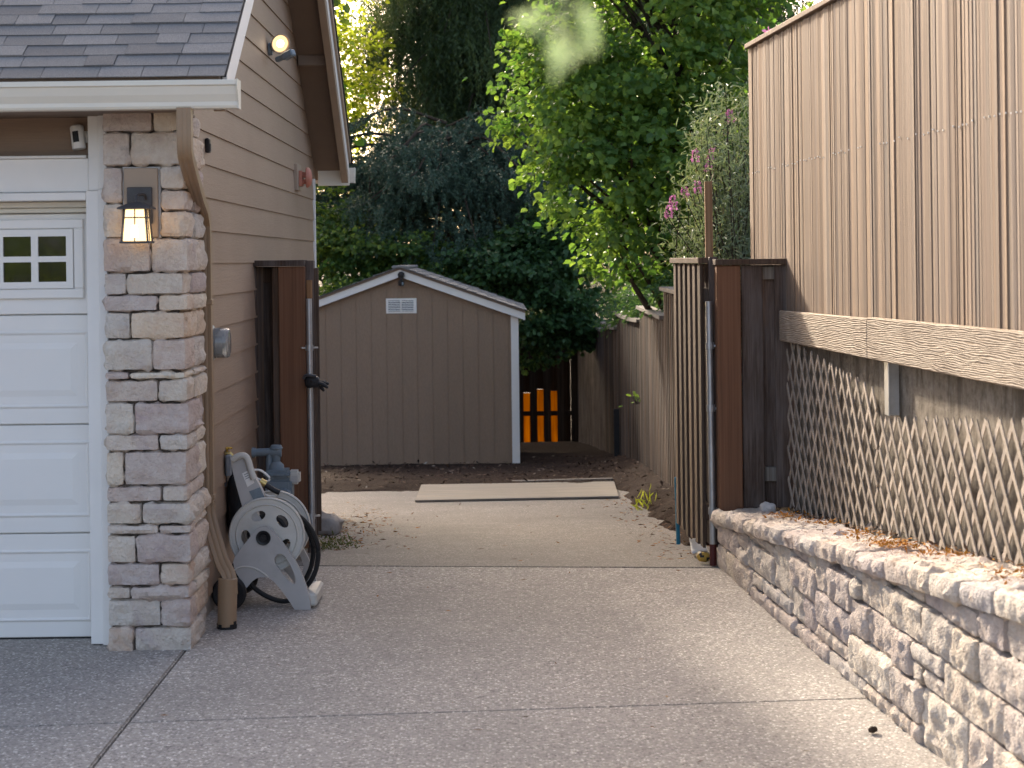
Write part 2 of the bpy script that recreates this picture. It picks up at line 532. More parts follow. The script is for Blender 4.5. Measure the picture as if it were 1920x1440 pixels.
# rough-sawn skirt boards with wavy rings
q = NT('rough_sawn_skirt')
v = q.coords((1.2, 0.8, 7.5))
w = q.n('TexWave', {'Vector': v, 'Scale': 4.6, 'Distortion': 11.0, 'Detail': 3.0, 'Detail Scale': 0.8, 'Detail Roughness': 0.6},
        wave_type='BANDS', bands_direction='Z').outputs[1]
c = q.ramp(w, [(0.0, (0.27, 0.2, 0.14)), (0.4, (0.39, 0.31, 0.235)), (1.0, (0.46, 0.385, 0.31))])
c = q.mix(q.ramp(q.noise(q.coords((1, 1, 2)), 3.0, 5, 0.65), [(0.45, 0.0), (0.72, 0.6)]), c, (0.24, 0.175, 0.13))
q.bump(w, 0.5, 0.01)
M['skirt'] = q.done(c, 0.85, 0.2)

# stained retaining concrete
q = NT('stained_retaining_concrete')
v = q.coords((1, 1, 1), jitter=False)
f = q.noise(v, 14, 8, 0.75)
c = q.ramp(f, [(0.28, (0.1, 0.082, 0.062)), (0.5, (0.25, 0.21, 0.165)), (0.72, (0.37, 0.33, 0.28))])
dr = q.noise(q.n('Mapping', {'Vector': v, 'Scale': (1, 5.5, 0.9)}).outputs[0], 1.6, 4, 0.6)
c = q.mix(q.ramp(dr, [(0.52, 0.0), (0.62, 0.65)]), c, (0.085, 0.066, 0.05))
c = q.mix(q.ramp(dr, [(0.24, 0.75), (0.33, 0.0)]), c, (0.5, 0.48, 0.46))
q.bump(f, 0.8, 0.02)
M['retaining'] = q.done(c, 0.95, 0.15)

# rear fence boards beyond the shed: sunlit glow put into translucent orange
q = NT('orange_sunglow')
q.done((0.5, 0.26, 0.03), 0.6, 0.2)
tr = q.n('BsdfTranslucent', {'Color': q.ramp(q.noise(q.coords((30, 30, 2.2)), 1.0, 5, 0.65), [(0.3, (0.2, 0.085, 0.006)), (0.55, (0.36, 0.185, 0.012)), (0.75, (0.46, 0.26, 0.025))])})
mx = q.n('MixShader', {0: 0.75, 1: q.b.outputs[0], 2: tr.outputs[0]})
q.link(mx.outputs[0], q.out.inputs[0])
M['orange'] = q.mat

q = NT('meter_glass')
q.b.inputs['Transmission Weight'].default_value = 0.75
M['clear'] = q.done((0.82, 0.85, 0.84), 0.12, 0.6)

M['lamp_glass'] = m_emit('lit_amber_glass', (1.0, 0.7, 0.38), 0.75)
M['bulb'] = m_emit('lit_bulb', (1.0, 0.85, 0.6), 2.5)
M['flood'] = m_emit('lit_floodlamp', (1.0, 0.74, 0.42), 0.42)
M['flood_core'] = m_emit('lit_floodlamp_core', (1.0, 0.9, 0.74), 2.6)

M['leaf_hazel'] = m_leaf('hazel_leaf', [(0.0, (0.045, 0.105, 0.03)), (0.45, (0.085, 0.175, 0.042)), (0.8, (0.125, 0.225, 0.05)), (1.0, (0.19, 0.28, 0.06))],
                         [(0.1, 0.26, 0.035), (0.34, 0.5, 0.07)], 0.42)
M['leaf_maple'] = m_leaf('maple_leaf', [(0.0, (0.03, 0.085, 0.03)), (0.5, (0.05, 0.13, 0.04)), (1.0, (0.09, 0.18, 0.045))],
                         [(0.08, 0.2, 0.03), (0.36, 0.44, 0.06)], 0.42)
M['leaf_yellow'] = m_leaf('backlit_maple_leaf', [(0.0, (0.05, 0.1, 0.02)), (1.0, (0.12, 0.17, 0.03))],
                          [(0.36, 0.5, 0.04), (0.72, 0.74, 0.1)], 0.6)
M['leaf_dark'] = m_leaf('dark_shrub_leaf', [(0.0, (0.025, 0.07, 0.03)), (0.6, (0.045, 0.12, 0.045)), (1.0, (0.07, 0.16, 0.055))],
                        [(0.05, 0.14, 0.03), (0.15, 0.25, 0.05)], 0.3)
M['leaf_buddleia'] = m_leaf('butterfly_bush_leaf', [(0.0, (0.11, 0.15, 0.085)), (0.5, (0.2, 0.25, 0.155)), (0.85, (0.28, 0.32, 0.22)), (1.0, (0.38, 0.29, 0.19))],
                            [(0.12, 0.18, 0.06), (0.25, 0.3, 0.1)], 0.3)
M['needle_spruce'] = m_leaf('blue_spruce_needle', [(0.0, (0.028, 0.06, 0.038)), (0.5, (0.06, 0.118, 0.08)), (1.0, (0.13, 0.215, 0.15))],
                            [(0.02, 0.05, 0.035), (0.06, 0.11, 0.07)], 0.12)
M['needle_cedar'] = m_leaf('weeping_conifer_needle', [(0.0, (0.03, 0.058, 0.026)), (0.5, (0.068, 0.12, 0.05)), (1.0, (0.13, 0.195, 0.08))],
                           [(0.06, 0.09, 0.03), (0.2, 0.24, 0.07)], 0.3)
M['flower'] = m_leaf('pink_floret', [(0.0, (0.4, 0.12, 0.3)), (1.0, (0.62, 0.27, 0.48))], [(0.45, 0.15, 0.32), (0.6, 0.25, 0.45)], 0.35)
M['litter'] = m_leaf('fallen_litter', [(0.0, (0.06, 0.035, 0.02)), (0.5, (0.2, 0.09, 0.035)), (0.85, (0.36, 0.16, 0.05)), (1.0, (0.42, 0.34, 0.24))],
                     [(0.1, 0.05, 0.02), (0.2, 0.1, 0.03)], 0.1, 0.8, 0.1)
M['chips'] = m_leaf('mulch_chip', [(0.0, (0.02, 0.012, 0.009)), (0.6, (0.075, 0.044, 0.032)), (0.92, (0.17, 0.11, 0.08)), (1.0, (0.4, 0.34, 0.28))],
                    [(0.02, 0.01, 0.01), (0.05, 0.03, 0.02)], 0.02, 0.9, 0.1)
M['moss'] = m_leaf('moss_tuft', [(0.0, (0.07, 0.09, 0.03)), (1.0, (0.16, 0.18, 0.06))], [(0.1, 0.12, 0.03), (0.2, 0.2, 0.05)], 0.2, 0.9, 0.1)
M['sprig'] = m_leaf('pale_green_sprig_leaf', [(0.0, (0.18, 0.26, 0.14)), (1.0, (0.28, 0.36, 0.22))], [(0.25, 0.36, 0.18), (0.35, 0.45, 0.25)], 0.5)


# ------------------------------------------------------------------ terrain
def gz(y):
    if y <= 11.8:
        return 0.0
    if y <= 45:
        return -0.064 * (y - 11.8)
    return -0.064 * 33.2


def fence_x(y):            # neighbour's fence line on the right
    return 1.71 + 0.066 * (11.5 - y)


def wall_x(y):             # face of the low stone wall
    return 1.285 + 0.066 * (11.65 - y)


g = MB()
ys = [-300, -40, 0, 4, 8, 11.8, 16, 20, 25, 30, 35, 40, 45, 80, 300, 900]
xs = [-900, -60, -12, -4, 0, 4, 12, 60, 900]
vs = [(x, y, gz(y) - 0.06) for y in ys for x in xs]
n = len(xs)
g.add(vs, [(j * n + i, j * n + i + 1, (j + 1) * n + i + 1, (j + 1) * n + i) for j in range(len(ys) - 1) for i in range(n - 1)])
o = g.build('ground', M['earth'])
o["kind"] = "structure"


def slab(mat, poly, parent, th=0.1, name='concrete_slab'):
    """a poured slab; outline (x, y), long edges follow the fall of the ground"""
    bm = bmesh.new()
    vs = [bm.verts.new((x, y, 0)) for x, y in poly]
    bm.faces.new(vs)
    bmesh.ops.recalc_face_normals(bm, faces=bm.faces)
    if bm.faces[:][0].normal.z < 0:
        bmesh.ops.reverse_faces(bm, faces=bm.faces)
    r = bmesh.ops.extrude_face_region(bm, geom=bm.faces[:])
    top = [e for e in r['geom'] if isinstance(e, bmesh.types.BMVert)]
    for v in bm.verts:
        v.co.z = gz(v.co.y) - th
    for v in top:
        v.co.z = gz(v.co.y)
    bmesh.ops.recalc_face_normals(bm, faces=bm.faces)
    te = [e for e in bm.edges if all(abs(v.co.z - gz(v.co.y)) < 1e-5 for v in e.verts)]
    bmesh.ops.bevel(bm, geom=te, offset=0.007, segments=2, affect='EDGES')
    me = bpy.data.meshes.new(name)
    bm.to_mesh(me)
    bm.free()
    return mesh_obj(name, me, mat, parent)


drive = bpy.data.objects.new('driveway', None)
link(drive)
drive["kind"] = "structure"
JX = -1.495
def cut_y(x):                 # the saw cut that crosses the drive
    return 8.02 + 0.095 * x
e = 0.005
slab(M['aggregate_dark'], [(-7, -8), (JX - e, -8), (JX - e, cut_y(JX) - e / 4), (-7, cut_y(-7) - e / 4)], drive)
slab(M['aggregate_dark'], [(-7, cut_y(-7) + e / 4), (JX - e, cut_y(JX) + e / 4), (JX - e, 9.75), (-7, 9.75)], drive)
slab(M['aggregate'], [(JX + e, -8), (2.9, -8), (wall_x(5) + 0.1, 5), (wall_x(8.2) + 0.1, cut_y(1.5) - e / 4), (JX + e, cut_y(JX) - e / 4)], drive)
slab(M['aggregate'], [(JX + e, cut_y(JX) + e / 4), (wall_x(8.2) + 0.1, cut_y(1.5) + e / 4), (1.35, 11.6), (-1.6, 12.03), (-1.6, 9.9), (JX + e, 9.9)], drive)
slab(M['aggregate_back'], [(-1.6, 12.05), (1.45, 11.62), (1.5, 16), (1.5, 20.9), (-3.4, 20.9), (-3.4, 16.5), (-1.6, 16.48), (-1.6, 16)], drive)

# mulch bed round the shed and along the fence
def mulch_mask(x, y):
    w = noise.noise(Vector((x * 1.6, y * 1.1, 3.3))) * 0.22 + noise.noise(Vector((x * 5, y * 4, 7.1))) * 0.08
    a = y - 20.3 - 0.35 * (x + 0.2) * 0 + w * 2.2
    b = (x - 1.27 + w * 0.7) * 3 if y > 13.2 else -1
    if 19.6 < y:
        b += (y - 19.6) * 0.4
    return max(a, b)


def mulch_z(x, y):
    mk = mulch_mask(x, y)
    t = max(-0.06, min(0.06, mk * 0.12))
    h = 0.02 * noise.noise(Vector((x * 3, y * 3, 0))) + 0.012 * noise.noise(Vector((x * 11, y * 11, 1)))
    bank = 0.1 * max(0, min(1, (x - 1.2) / 0.5)) if y < 26 else 0.04
    return gz(y) + t + (h + bank if mk > 0 else 0)


bm_x = np.linspace(-4.2, 2.3, 150)
bm_y = np.concatenate([np.linspace(13.0, 22, 260), np.linspace(22.2, 36, 60)])
vs = [(x, y, mulch_z(x, y)) for y in bm_y for x in bm_x]
n = len(bm_x)
g = MB().add(vs, [(j * n + i, j * n + i + 1, (j + 1) * n + i + 1, (j + 1) * n + i) for j in range(len(bm_y) - 1) for i in range(n - 1)])
o = g.build('mulch_bed', M['mulch'], smooth=True)
o["kind"] = "structure"


# ------------------------------------------------------------------ scattered small pieces
def quads_mesh(name, verts, var):
    """verts: (n, k, 3) with k corner points for each face; var: one value for each face"""
    nf, k = verts.shape[0], verts.shape[1]
    me = bpy.data.meshes.new(name)
    me.vertices.add(nf * k)
    me.loops.add(nf * k)
    me.polygons.add(nf)
    me.vertices.foreach_set("co", verts.astype(np.float32).ravel())
    me.loops.foreach_set("vertex_index", np.arange(nf * k, dtype=np.int32))
    me.polygons.foreach_set("loop_start", np.arange(0, nf * k, k, dtype=np.int32))
    a = me.attributes.new("var", 'FLOAT', 'FACE')
    a.data.foreach_set("value", np.asarray(var, dtype=np.float32))
    me.update(calc_edges=True)
    me.validate()
    return me


def unit(a):
    return a / np.maximum(np.linalg.norm(a, axis=-1, keepdims=True), 1e-9)


def leaf_faces(c, d, nrm, length, width, fold=0.18):
    """folded leaves, two quads each; c base points, d direction to the tip, nrm face normal"""
    d = unit(d)
    s = unit(np.cross(d, nrm))
    nn = np.cross(s, d)
    L, W = length[:, None], width[:, None]
    b = c
    t = c + d * L - nn * L * 0.12
    l1 = c + d * L * 0.25 + s * W * 0.42 + nn * W * fold
    l2 = c + d * L * 0.68 + s * W * 0.46 + nn * W * fold
    r1 = c + d * L * 0.25 - s * W * 0.42 + nn * W * fold
    r2 = c + d * L * 0.68 - s * W * 0.46 + nn * W * fold
    q1 = np.stack([b, l1, l2, t], 1)
    q2 = np.stack([b, t, r2, r1], 1)
    return np.stack([q1, q2], 1).reshape(-1, 4, 3)


def strip_faces(c, d, nrm, length, width):
    d = unit(d)
    s = unit(np.cross(d, nrm))
    L, W = length[:, None], width[:, None]
    return np.stack([c - s * W * 0.3, c + d * L * 0.55 - s * W * 0.5, c + d * L, c + d * L * 0.5 + s * W * 0.5], 1)


def litter(name, mat, pts, size, seed, parent=None, flat=0.35, aspect=0.35):
    rg = np.random.default_rng(seed)
    p = np.array(pts)
    n = len(p)
    d = unit(np.c_[rg.normal(size=(n, 2)), rg.normal(size=n) * flat])
    nr = unit(np.c_[rg.normal(size=(n, 2)) * 0.35, np.ones(n)])
    L = size * rg.uniform(0.5, 1.5, n)
    me = quads_mesh(name, strip_faces(p, d, nr, L, L * aspect), rg.uniform(0, 1, n))
    o = mesh_obj(name, me, mat, parent)
    o["kind"] = "stuff"
    return o


# ------------------------------------------------------------------ garage
SX = -1.52                                   # plane of the side wall
YF, YD, YB = 9.34, 9.66, 16.44               # stone face, door plane, back corner
EF, ER = 9.02, 16.72                         # eave ends of the roof, front and rear
RX = -1.25                                   # rake plane
PITCH = 0.6
ZF = 2.69
YR = 12.84
ZR = ZF + PITCH * (YR - EF)


def roof_z(y):
    return ZF + PITCH * (y - EF) if y < YR else ZR - PITCH * (y - YR)


garage = thing('garage', 'brown lap-sided garage with stone corner pillar and white panel door', 'garage', (-3.5, 12.8, 0))

# wall core
core = MB()
prof = [(9.95, 0.0), (YB - 0.02, -0.32), (YB - 0.02, roof_z(YB) - 0.2), (YR, ZR - 0.2), (9.95, roof_z(9.95) - 0.2)]
vs = [(SX - 0.02, y, z) for y, z in prof] + [(-6.6, y, z) for y, z in prof]
k = len(prof)
core.add(vs, [tuple(range(k)), tuple(range(2 * k - 1, k - 1, -1))] + [(i, k + i, k + (i + 1) % k, (i + 1) % k) for i in range(k)])
wall = core.build('side_wall', M['soffit'], garage)
box('foundation_strip', M['base_concrete'], garage, SX - 0.2, SX - 0.004, 9.9, YB - 0.01, -0.4, 0.135, 0)
# lap siding, each board on its own
E = 0.1727
zk = [1.83 + i * E for i in range(-10, 19)]
for z0 in zk:
    zm = z0 + E
    ya, yb = 9.93, YB - 0.03
    if zm > roof_z(ya) - 0.17:
        ya = EF + (zm - ZF + 0.05) / PITCH
    if zm > roof_z(yb) - 0.17:
        yb = YR + (ZR - zm - 0.05) / PITCH
    if yb - ya < 0.2:
        continue
    b = MB()
    lo, hi = SX + 0.011, SX + 0.001
    pr = [(SX - 0.02, z0), (lo, z0), (hi, z0 + E), (SX - 0.02, z0 + E)]
    vs = [(x, ya, z) for x, z in pr] + [(x, yb, z) for x, z in pr]
    b.add(vs, [(0, 1, 2, 3), (7, 6, 5, 4), (0, 4, 5, 1), (1, 5, 6, 2), (2, 6, 7, 3), (3, 7, 4, 0)])
    b.build('siding_board', M['siding'], wall)
box('corner_trim', M['white_trim'], garage, SX - 0.07, SX + 0.022, YB - 0.028, YB + 0.02, -0.3, roof_z(YB) - 0.3)

# roof slabs
TH = 0.13
roof = MB()
for a, b in ((EF, YR), (ER, YR)):
    pa, pb = (a, roof_z(a)), (b, ZR)
    roof.hexa([(RX - 0.006, pa[0], pa[1] - TH), (RX - 0.006, pb[0], pb[1] - TH), (-6.8, pb[0], pb[1] - TH), (-6.8, pa[0], pa[1] - TH),
               (RX - 0.006, pa[0], pa[1]), (RX - 0.006, pb[0], pb[1]), (-6.8, pb[0], pb[1]), (-6.8, pa[0], pa[1])])
roof_o = roof.build('roof', M['soffit'], garage)
# soffit blocking under the rear rake
for yy in (15.25,):
    zz = roof_z(yy) - TH
    box('lookout_block', M['soffit'], roof_o, SX + 0.012, RX - 0.03, yy - 0.04, yy + 0.04, zz - 0.06, zz + 0.02)


def slope_bar(name, mat, x0, x1, ya, yb, t0, t1, parent):
    """a board along the rake between depths t0 and t1 under the roof plane"""
    b = MB()
    q = [(x, y, roof_z(y) - t) for y in (ya, yb) for x, t in ((x0, t1), (x1, t1), (x1, t0), (x0, t0))]
    b.add(q, [(0, 1, 2, 3), (7, 6, 5, 4), (0, 4, 5, 1), (1, 5, 6, 2), (2, 6, 7, 3), (3, 7, 4, 0)])
    return b.build(name, mat, parent, 0.002)


for ya, yb in ((EF + 0.062, YR), (YR, ER - 0.12)):
    rear = ya >= YR
    slope_bar('rake_board', M['white_trim'], RX, RX + 0.022, ya, yb, 0.012, 0.19, roof_o)
    slope_bar('rake_edge', M['tan_trim'], RX - 0.04, RX + 0.014, ya, yb, 0.192, 0.235 if rear else 0.2, roof_o)
    if rear:
        slope_bar('rake_moulding', M['tan_trim'], RX + 0.023, RX + 0.04, ya, yb, 0.0, 0.07, roof_o)
    slope_bar('drip_edge', M['rubber'], RX + 0.001, RX + (0.05 if rear else 0.028), EF if not rear else ya, yb if not rear else ER, -0.022 if rear else 0.002, 0.0 if rear else 0.0115, roof_o)

# shingles: the courses in view one by one, the rest joined
rs = random.Random(4)
cs, sn = math.cos(math.atan(PITCH)), math.sin(math.atan(PITCH))
EXPO = 0.118
rest = MB()


def shingle_pts(x0, x1, t, th, length, lift, wob):
    """a shingle on the front slope; t is the distance up the slope of its lower edge"""
    out = []
    for zoff in (0, th):
        for tt, xx in ((t + wob, x0), (t - wob, x1), (t + length, x1), (t + length, x0)):
            f = (tt - t) / length
            h = 0.004 + zoff + lift * (1 - f)
            out.append((xx, EF + tt * cs - h * sn, ZF + tt * sn + h * cs))
    return out


for r in range(38):
    t = -0.035 + r * EXPO
    if t > (YR - EF) / cs - 0.02:
        break
    x = RX + 0.024
    first = True
    while x > -6.7:
        w = rs.uniform(0.13, 0.3)
        x1 = x
        x0 = x - w
        p = shingle_pts(x0 + 0.0015, x1 - 0.0015, t, rs.choice((0.004, 0.0045, 0.0085)), min(EXPO * 1.25, (YR - EF) / cs - t), 0.007, rs.uniform(-0.002, 0.002))
        if r < 12 and x0 > -3.3:
            MB().hexa(p).build('shingle', M['shingle'], roof_o)
        elif x0 > -6.7:
            rest.hexa(p)
        x = x0
rest.box(-6.8, RX, ER - 0.01, ER, roof_z(ER), roof_z(ER) + 0.002)
for r in range(30):
    ya, yb = ER + 0.03 - r * 0.13, ER + 0.03 - (r + 1) * 0.13
    if yb < YR:
        break
    rest.hexa([(-6.8, ya, roof_z(ya) + 0.004), (RX + 0.01, ya, roof_z(ya) + 0.004), (RX + 0.01, yb, roof_z(yb) + 0.004), (-6.8, yb, roof_z(yb) + 0.004),
               (-6.8, ya, roof_z(ya) + 0.018), (RX + 0.01, ya, roof_z(ya) + 0.018), (RX + 0.01, yb, roof_z(yb) + 0.01), (-6.8, yb, roof_z(yb) + 0.01)])
o = rest.build('shingles', M['shingle'], roof_o)
o["kind"] = "stuff"

# gutters: moulded profile
GP = [(0, 0), (-0.075, 0), (-0.082, 0.012), (-0.082, 0.03), (-0.1, 0.062), (-0.11, 0.092), (-0.112, 0.1), (-0.122, 0.104), (-0.122, 0.127), (-0.112, 0.127), (-0.11, 0.112), (-0.008, 0.112), (-0.008, 0.127), (0, 0.127)]


def gutter(parent, x0, x1, y, z, sgn=1):
    b = MB()
    vs = [(x1, y + a * sgn, z + h) for a, h in GP] + [(x0, y + a * sgn, z + h) for a, h in GP]
    k = len(GP)
    b.add(vs, [tuple(range(k)), tuple(range(2 * k - 1, k - 1, -1))] + [(i, (i + 1) % k, k + (i + 1) % k, k + i) for i in range(k)])
    o = b.build('gutter', M['cream'], parent, 0.0015)
    e = MB()
    e.add([(x1 + dx, y + a * sgn * 1.03, z - 0.002 + h * 1.02) for dx in (0.001, 0.006) for a, h in ((0, 0), (-0.082, 0), (-0.082, 0.03), (-0.124, 0.1), (-0.124, 0.129), (0, 0.129))],
          [tuple(range(6)), tuple(range(11, 5, -1))] + [(i, (i + 1) % 6, 6 + (i + 1) % 6, 6 + i) for i in range(6)])
    e.build('gutter_end_cap', M['cream'], o)
    return o


gutter(garage, -6.8, -1.168, 9.06, 2.535)
box('front_fascia', M['cream'], garage, -6.8, RX - 0.05, 9.062, 9.09, 2.546, 2.665)
gutter(garage, -6.8, -1.2, 16.79, 2.5, -1)
box('eave_return', M['cream'], garage, SX + 0.03, RX + 0.024, 16.6, 16.63, 2.47, 2.6)
box('front_soffit', M['soffit'], garage, -6.8, -1.47, 9.09, 9.7, 2.545, 2.56)

# front wall above the door, door, trim
box('header_panel', M['header'], garage, -6.6, -1.965, 9.6, 9.63, 2.3, 2.55)
box('front_wall', M['soffit'], garage, -6.6, -1.53, 9.72, 9.94, 0, 2.56, 0)
hd = at(100, 297, 9.5).z
box('door_header', M['white_trim'], garage, -6.6, -1.96, 9.52, 9.6, at(100, 376, 9.52).z + 0.04, hd, 0.004)
box('header_ledge', M['white_trim'], garage, -6.6, -1.968, 9.505, 9.62, hd + 0.001, hd + 0.014, 0.002)
zt = at(100, 376, 9.5).z
box('door_casing', M['white_trim'], garage, -1.968, -1.905, 9.485, 9.7, 0.005, zt + 0.045, 0.003)
box('corner_board', M['white_trim'], garage, -1.958, -1.905, 9.5, 9.69, zt + 0.046, 2.55, 0.003)
box('head_casing', M['white_trim'], garage, -6.6, -1.969, 9.49, 9.7, zt, zt + 0.038, 0.003)
box('door_casing', M['white_trim'], garage, -1.9045, -1.862, 9.455, 9.7, 0.005, zt + 0.05, 0.003)
box('corner_board', M['white_trim'], garage, -1.9045, -1.862, 9.47, 9.69, zt + 0.052, 2.55, 0.003)

gd = MB().box(-6.5, -1.97, 9.69, 9.705, 0.02, zt).build('garage_door', M['door'], garage)
box('door_stop', M['cream'], gd, -6.5, -1.97, 9.6, 9.66, zt - 0.03, zt - 0.002, 0.004)
box('door_stop', M['cream'], gd, -6.5, -1.97, 9.63, 9.68, zt - 0.055, zt - 0.031, 0.004)
ycut = [at(100, y, 9.66).z for y in (1196, 1000, 796, 590)] + [zt - 0.056]
for i in range(4):
    z0, z1 = ycut[i] + 0.003, ycut[i + 1] - 0.003
    sec = MB().box(-6.5, -1.972, 9.66, 9.69, z0, z1).build('door_section', M['door'], gd, 0.004)
    for c in range(4):
        x1 = at(165, 800, 9.66).x + 0.012 - c * 1.13
        x0 = x1 - 0.99
        if i < 3:
            pz0, pz1 = z0 + 0.075, z1 - 0.075
            for a, dep, rise in ((0.0, 0.008, 0.012), (0.06, 0.006, 0.03)):
                b = MB()
                X0, X1, Z0, Z1 = x0 + a, x1 - a, pz0 + a, pz1 - a
                r = rise
                yf = 9.66
                top = yf - dep - (0.0 if a == 0 else 0.0)
                if a == 0:          # a raised moulding ring
                    w = 0.022
                    ring = [(X0, Z0), (X1, Z0), (X1, Z1), (X0, Z1)]
                    inn = [(X0 + w, Z0 + w), (X1 - w, Z0 + w), (X1 - w, Z1 - w), (X0 + w, Z1 - w)]
                    mid = [(X0 + w / 2, Z0 + w / 2), (X1 - w / 2, Z0 + w / 2), (X1 - w / 2, Z1 - w / 2), (X0 + w / 2, Z1 - w / 2)]
                    vs = [(x, yf, z) for x, z in ring] + [(x, top, z) for x, z in mid] + [(x, yf, z) for x, z in inn]
                    b.add(vs, [(j, (j + 1) % 4, 4 + (j + 1) % 4, 4 + j) for j in range(4)] + [(4 + j, 4 + (j + 1) % 4, 8 + (j + 1) % 4, 8 + j) for j in range(4)])
                    b.build('panel_moulding', M['door'], gd)
                else:
                    vs = [(X0, yf, Z0), (X1, yf, Z0), (X1, yf, Z1), (X0, yf, Z1), (X0 + r, top, Z0 + r), (X1 - r, top, Z0 + r), (X1 - r, top, Z1 - r), (X0 + r, top, Z1 - r)]
                    b.add(vs, [(4, 5, 6, 7)] + [(j, (j + 1) % 4, 4 + (j + 1) % 4, 4 + j) for j in range(4)])
                    b.build('raised_panel', M['door'], gd)
        else:
            X1 = at(158, 500, 9.66).x - c * 1.13
            X0 = X1 - 0.94
            Z0, Z1 = at(80, 560, 9.66).z, at(80, 411, 9.66).z
            b = MB()
            for s0, s1, d in ((0.0, 0.048, 0.02),):
                b.box(X0, X1, 9.66 - d, 9.659, Z0, Z0 + s1).box(X0, X1, 9.66 - d, 9.659, Z1 - s1, Z1)
                b.box(X0, X0 + s1, 9.66 - d, 9.659, Z0 + s1, Z1 - s1).box(X1 - s1, X1, 9.66 - d, 9.659, Z0 + s1, Z1 - s1)
            b.build('window_frame', M['door'], gd, 0.005)
            ix0, ix1, iz0, iz1 = X0 + 0.05, X1 - 0.05, Z0 + 0.05, Z1 - 0.05
            xr = at(137, 500, 9.65).x - c * 1.13
            gw, gh = 0.137, 0.097
            cols = [at(99, 500, 9.65).x - 0.064 - c * 1.13 + 0.064 - kk * 0.171 for kk in range(5)]
            rows = [at(80, 462, 9.65).z, at(80, 510, 9.65).z]
            loops = [[(ix0, iz0), (ix1, iz0), (ix1, iz1), (ix0, iz1)]]
            for cx in cols:
                for cz in rows:
                    loops.append([(cx - gw / 2, cz - gh / 2), (cx - gw / 2, cz + gh / 2), (cx + gw / 2, cz + gh / 2), (cx + gw / 2, cz - gh / 2)])
            MB().plate(loops, (0, 9.648, 0), (1, 0, 0), (0, 0, 1), 0.012).build('window_grille', M['door'], gd)
            for cx in cols:
                for cz in rows:
                    box('window_pane', M['pane'], gd, cx - gw / 2 - 0.002, cx + gw / 2 + 0.002, 9.651, 9.656, cz - gh / 2 - 0.002, cz + gh / 2 + 0.002, 0)
box('weather_seal', M['rubber'], gd, -6.5, -1.972, 9.665, 9.69, 0.002, ycut[0], 0)


# ------------------------------------------------------------------ stones
def rough_block(x0, x1, y0, y1, z0, z1, cell, amp, seed, rnd=0.02, face=None):
    sz = Vector((x1 - x0, y1 - y0, z1 - z0))
    nn = [max(2, int(round(s / cell))) for s in sz]
    idx, vs, fs = {}, [], []
    off = Vector((seed * 3.17 % 61, seed * 1.31 % 47, seed * 2.3 % 53))
    r = min(rnd, min(sz) * 0.45)

    def vert(i, j, k):
        key = (i, j, k)
        if key in idx:
            return idx[key]
        p = Vector((i / nn[0] * sz.x, j / nn[1] * sz.y, k / nn[2] * sz.z))
        q_ = Vector([min(max(p[t], r), sz[t] - r) for t in range(3)])
        d = p - q_
        d = d.normalized() if d.length > 1e-7 else Vector((0, 0, 1))
        w = Vector((x0, y0, z0)) + q_ + d * r
        s = off + w
        h = noise.noise(s * 9) * 0.55 + abs(noise.noise(s * 17 + Vector((5, 0, 0)))) * 0.7 - 0.25 + noise.noise(s * 38) * 0.3
        sq = s * 15
        vd, vp = noise.voronoi(sq)
        rv = noise.cell_vector(vp[0] * 7.3 + Vector((0.5, 0.5, 0.5)))
        h += ((sq - vp[0]).dot(rv) + rv.z * 0.4) * 0.75
        nedge = sum(1 for t in range(3) if p[t] < r * 0.8 or p[t] > sz[t] - r * 0.8)
        w = w + d * (amp * h * (0.15 if nedge > 1 else 1.0))
        idx[key] = len(vs)
        vs.append(w)
        return idx[key]

    for ax in range(3):
        b, c = (ax + 1) % 3, (ax + 2) % 3
        for side in (0, nn[ax]):
            for i in range(nn[b]):
                for j in range(nn[c]):
                    q4 = []
                    for di, dj in ((0, 0), (1, 0), (1, 1), (0, 1)):
                        t = [0, 0, 0]
                        t[ax], t[b], t[c] = side, i + di, j + dj
                        q4.append(vert(*t))
                    fs.append(tuple(q4) if side else tuple(reversed(q4)))
    return vs, fs


def stone(name, mat, parent, x0, x1, y0, y1, z0, z1, cell, amp, seed, rnd=0.02, m=None):
    vs, fs = rough_block(x0, x1, y0, y1, z0, z1, cell, amp, seed, rnd)
    me = bpy.data.meshes.new(name)
    me.from_pydata(vs, [], fs)
    for p in me.polygons:
        p.use_smooth = True
    try:
        me.set_sharp_from_angle(angle=R(34))
    except Exception:
        pass
    return mesh_obj(name, me, mat, parent, m)


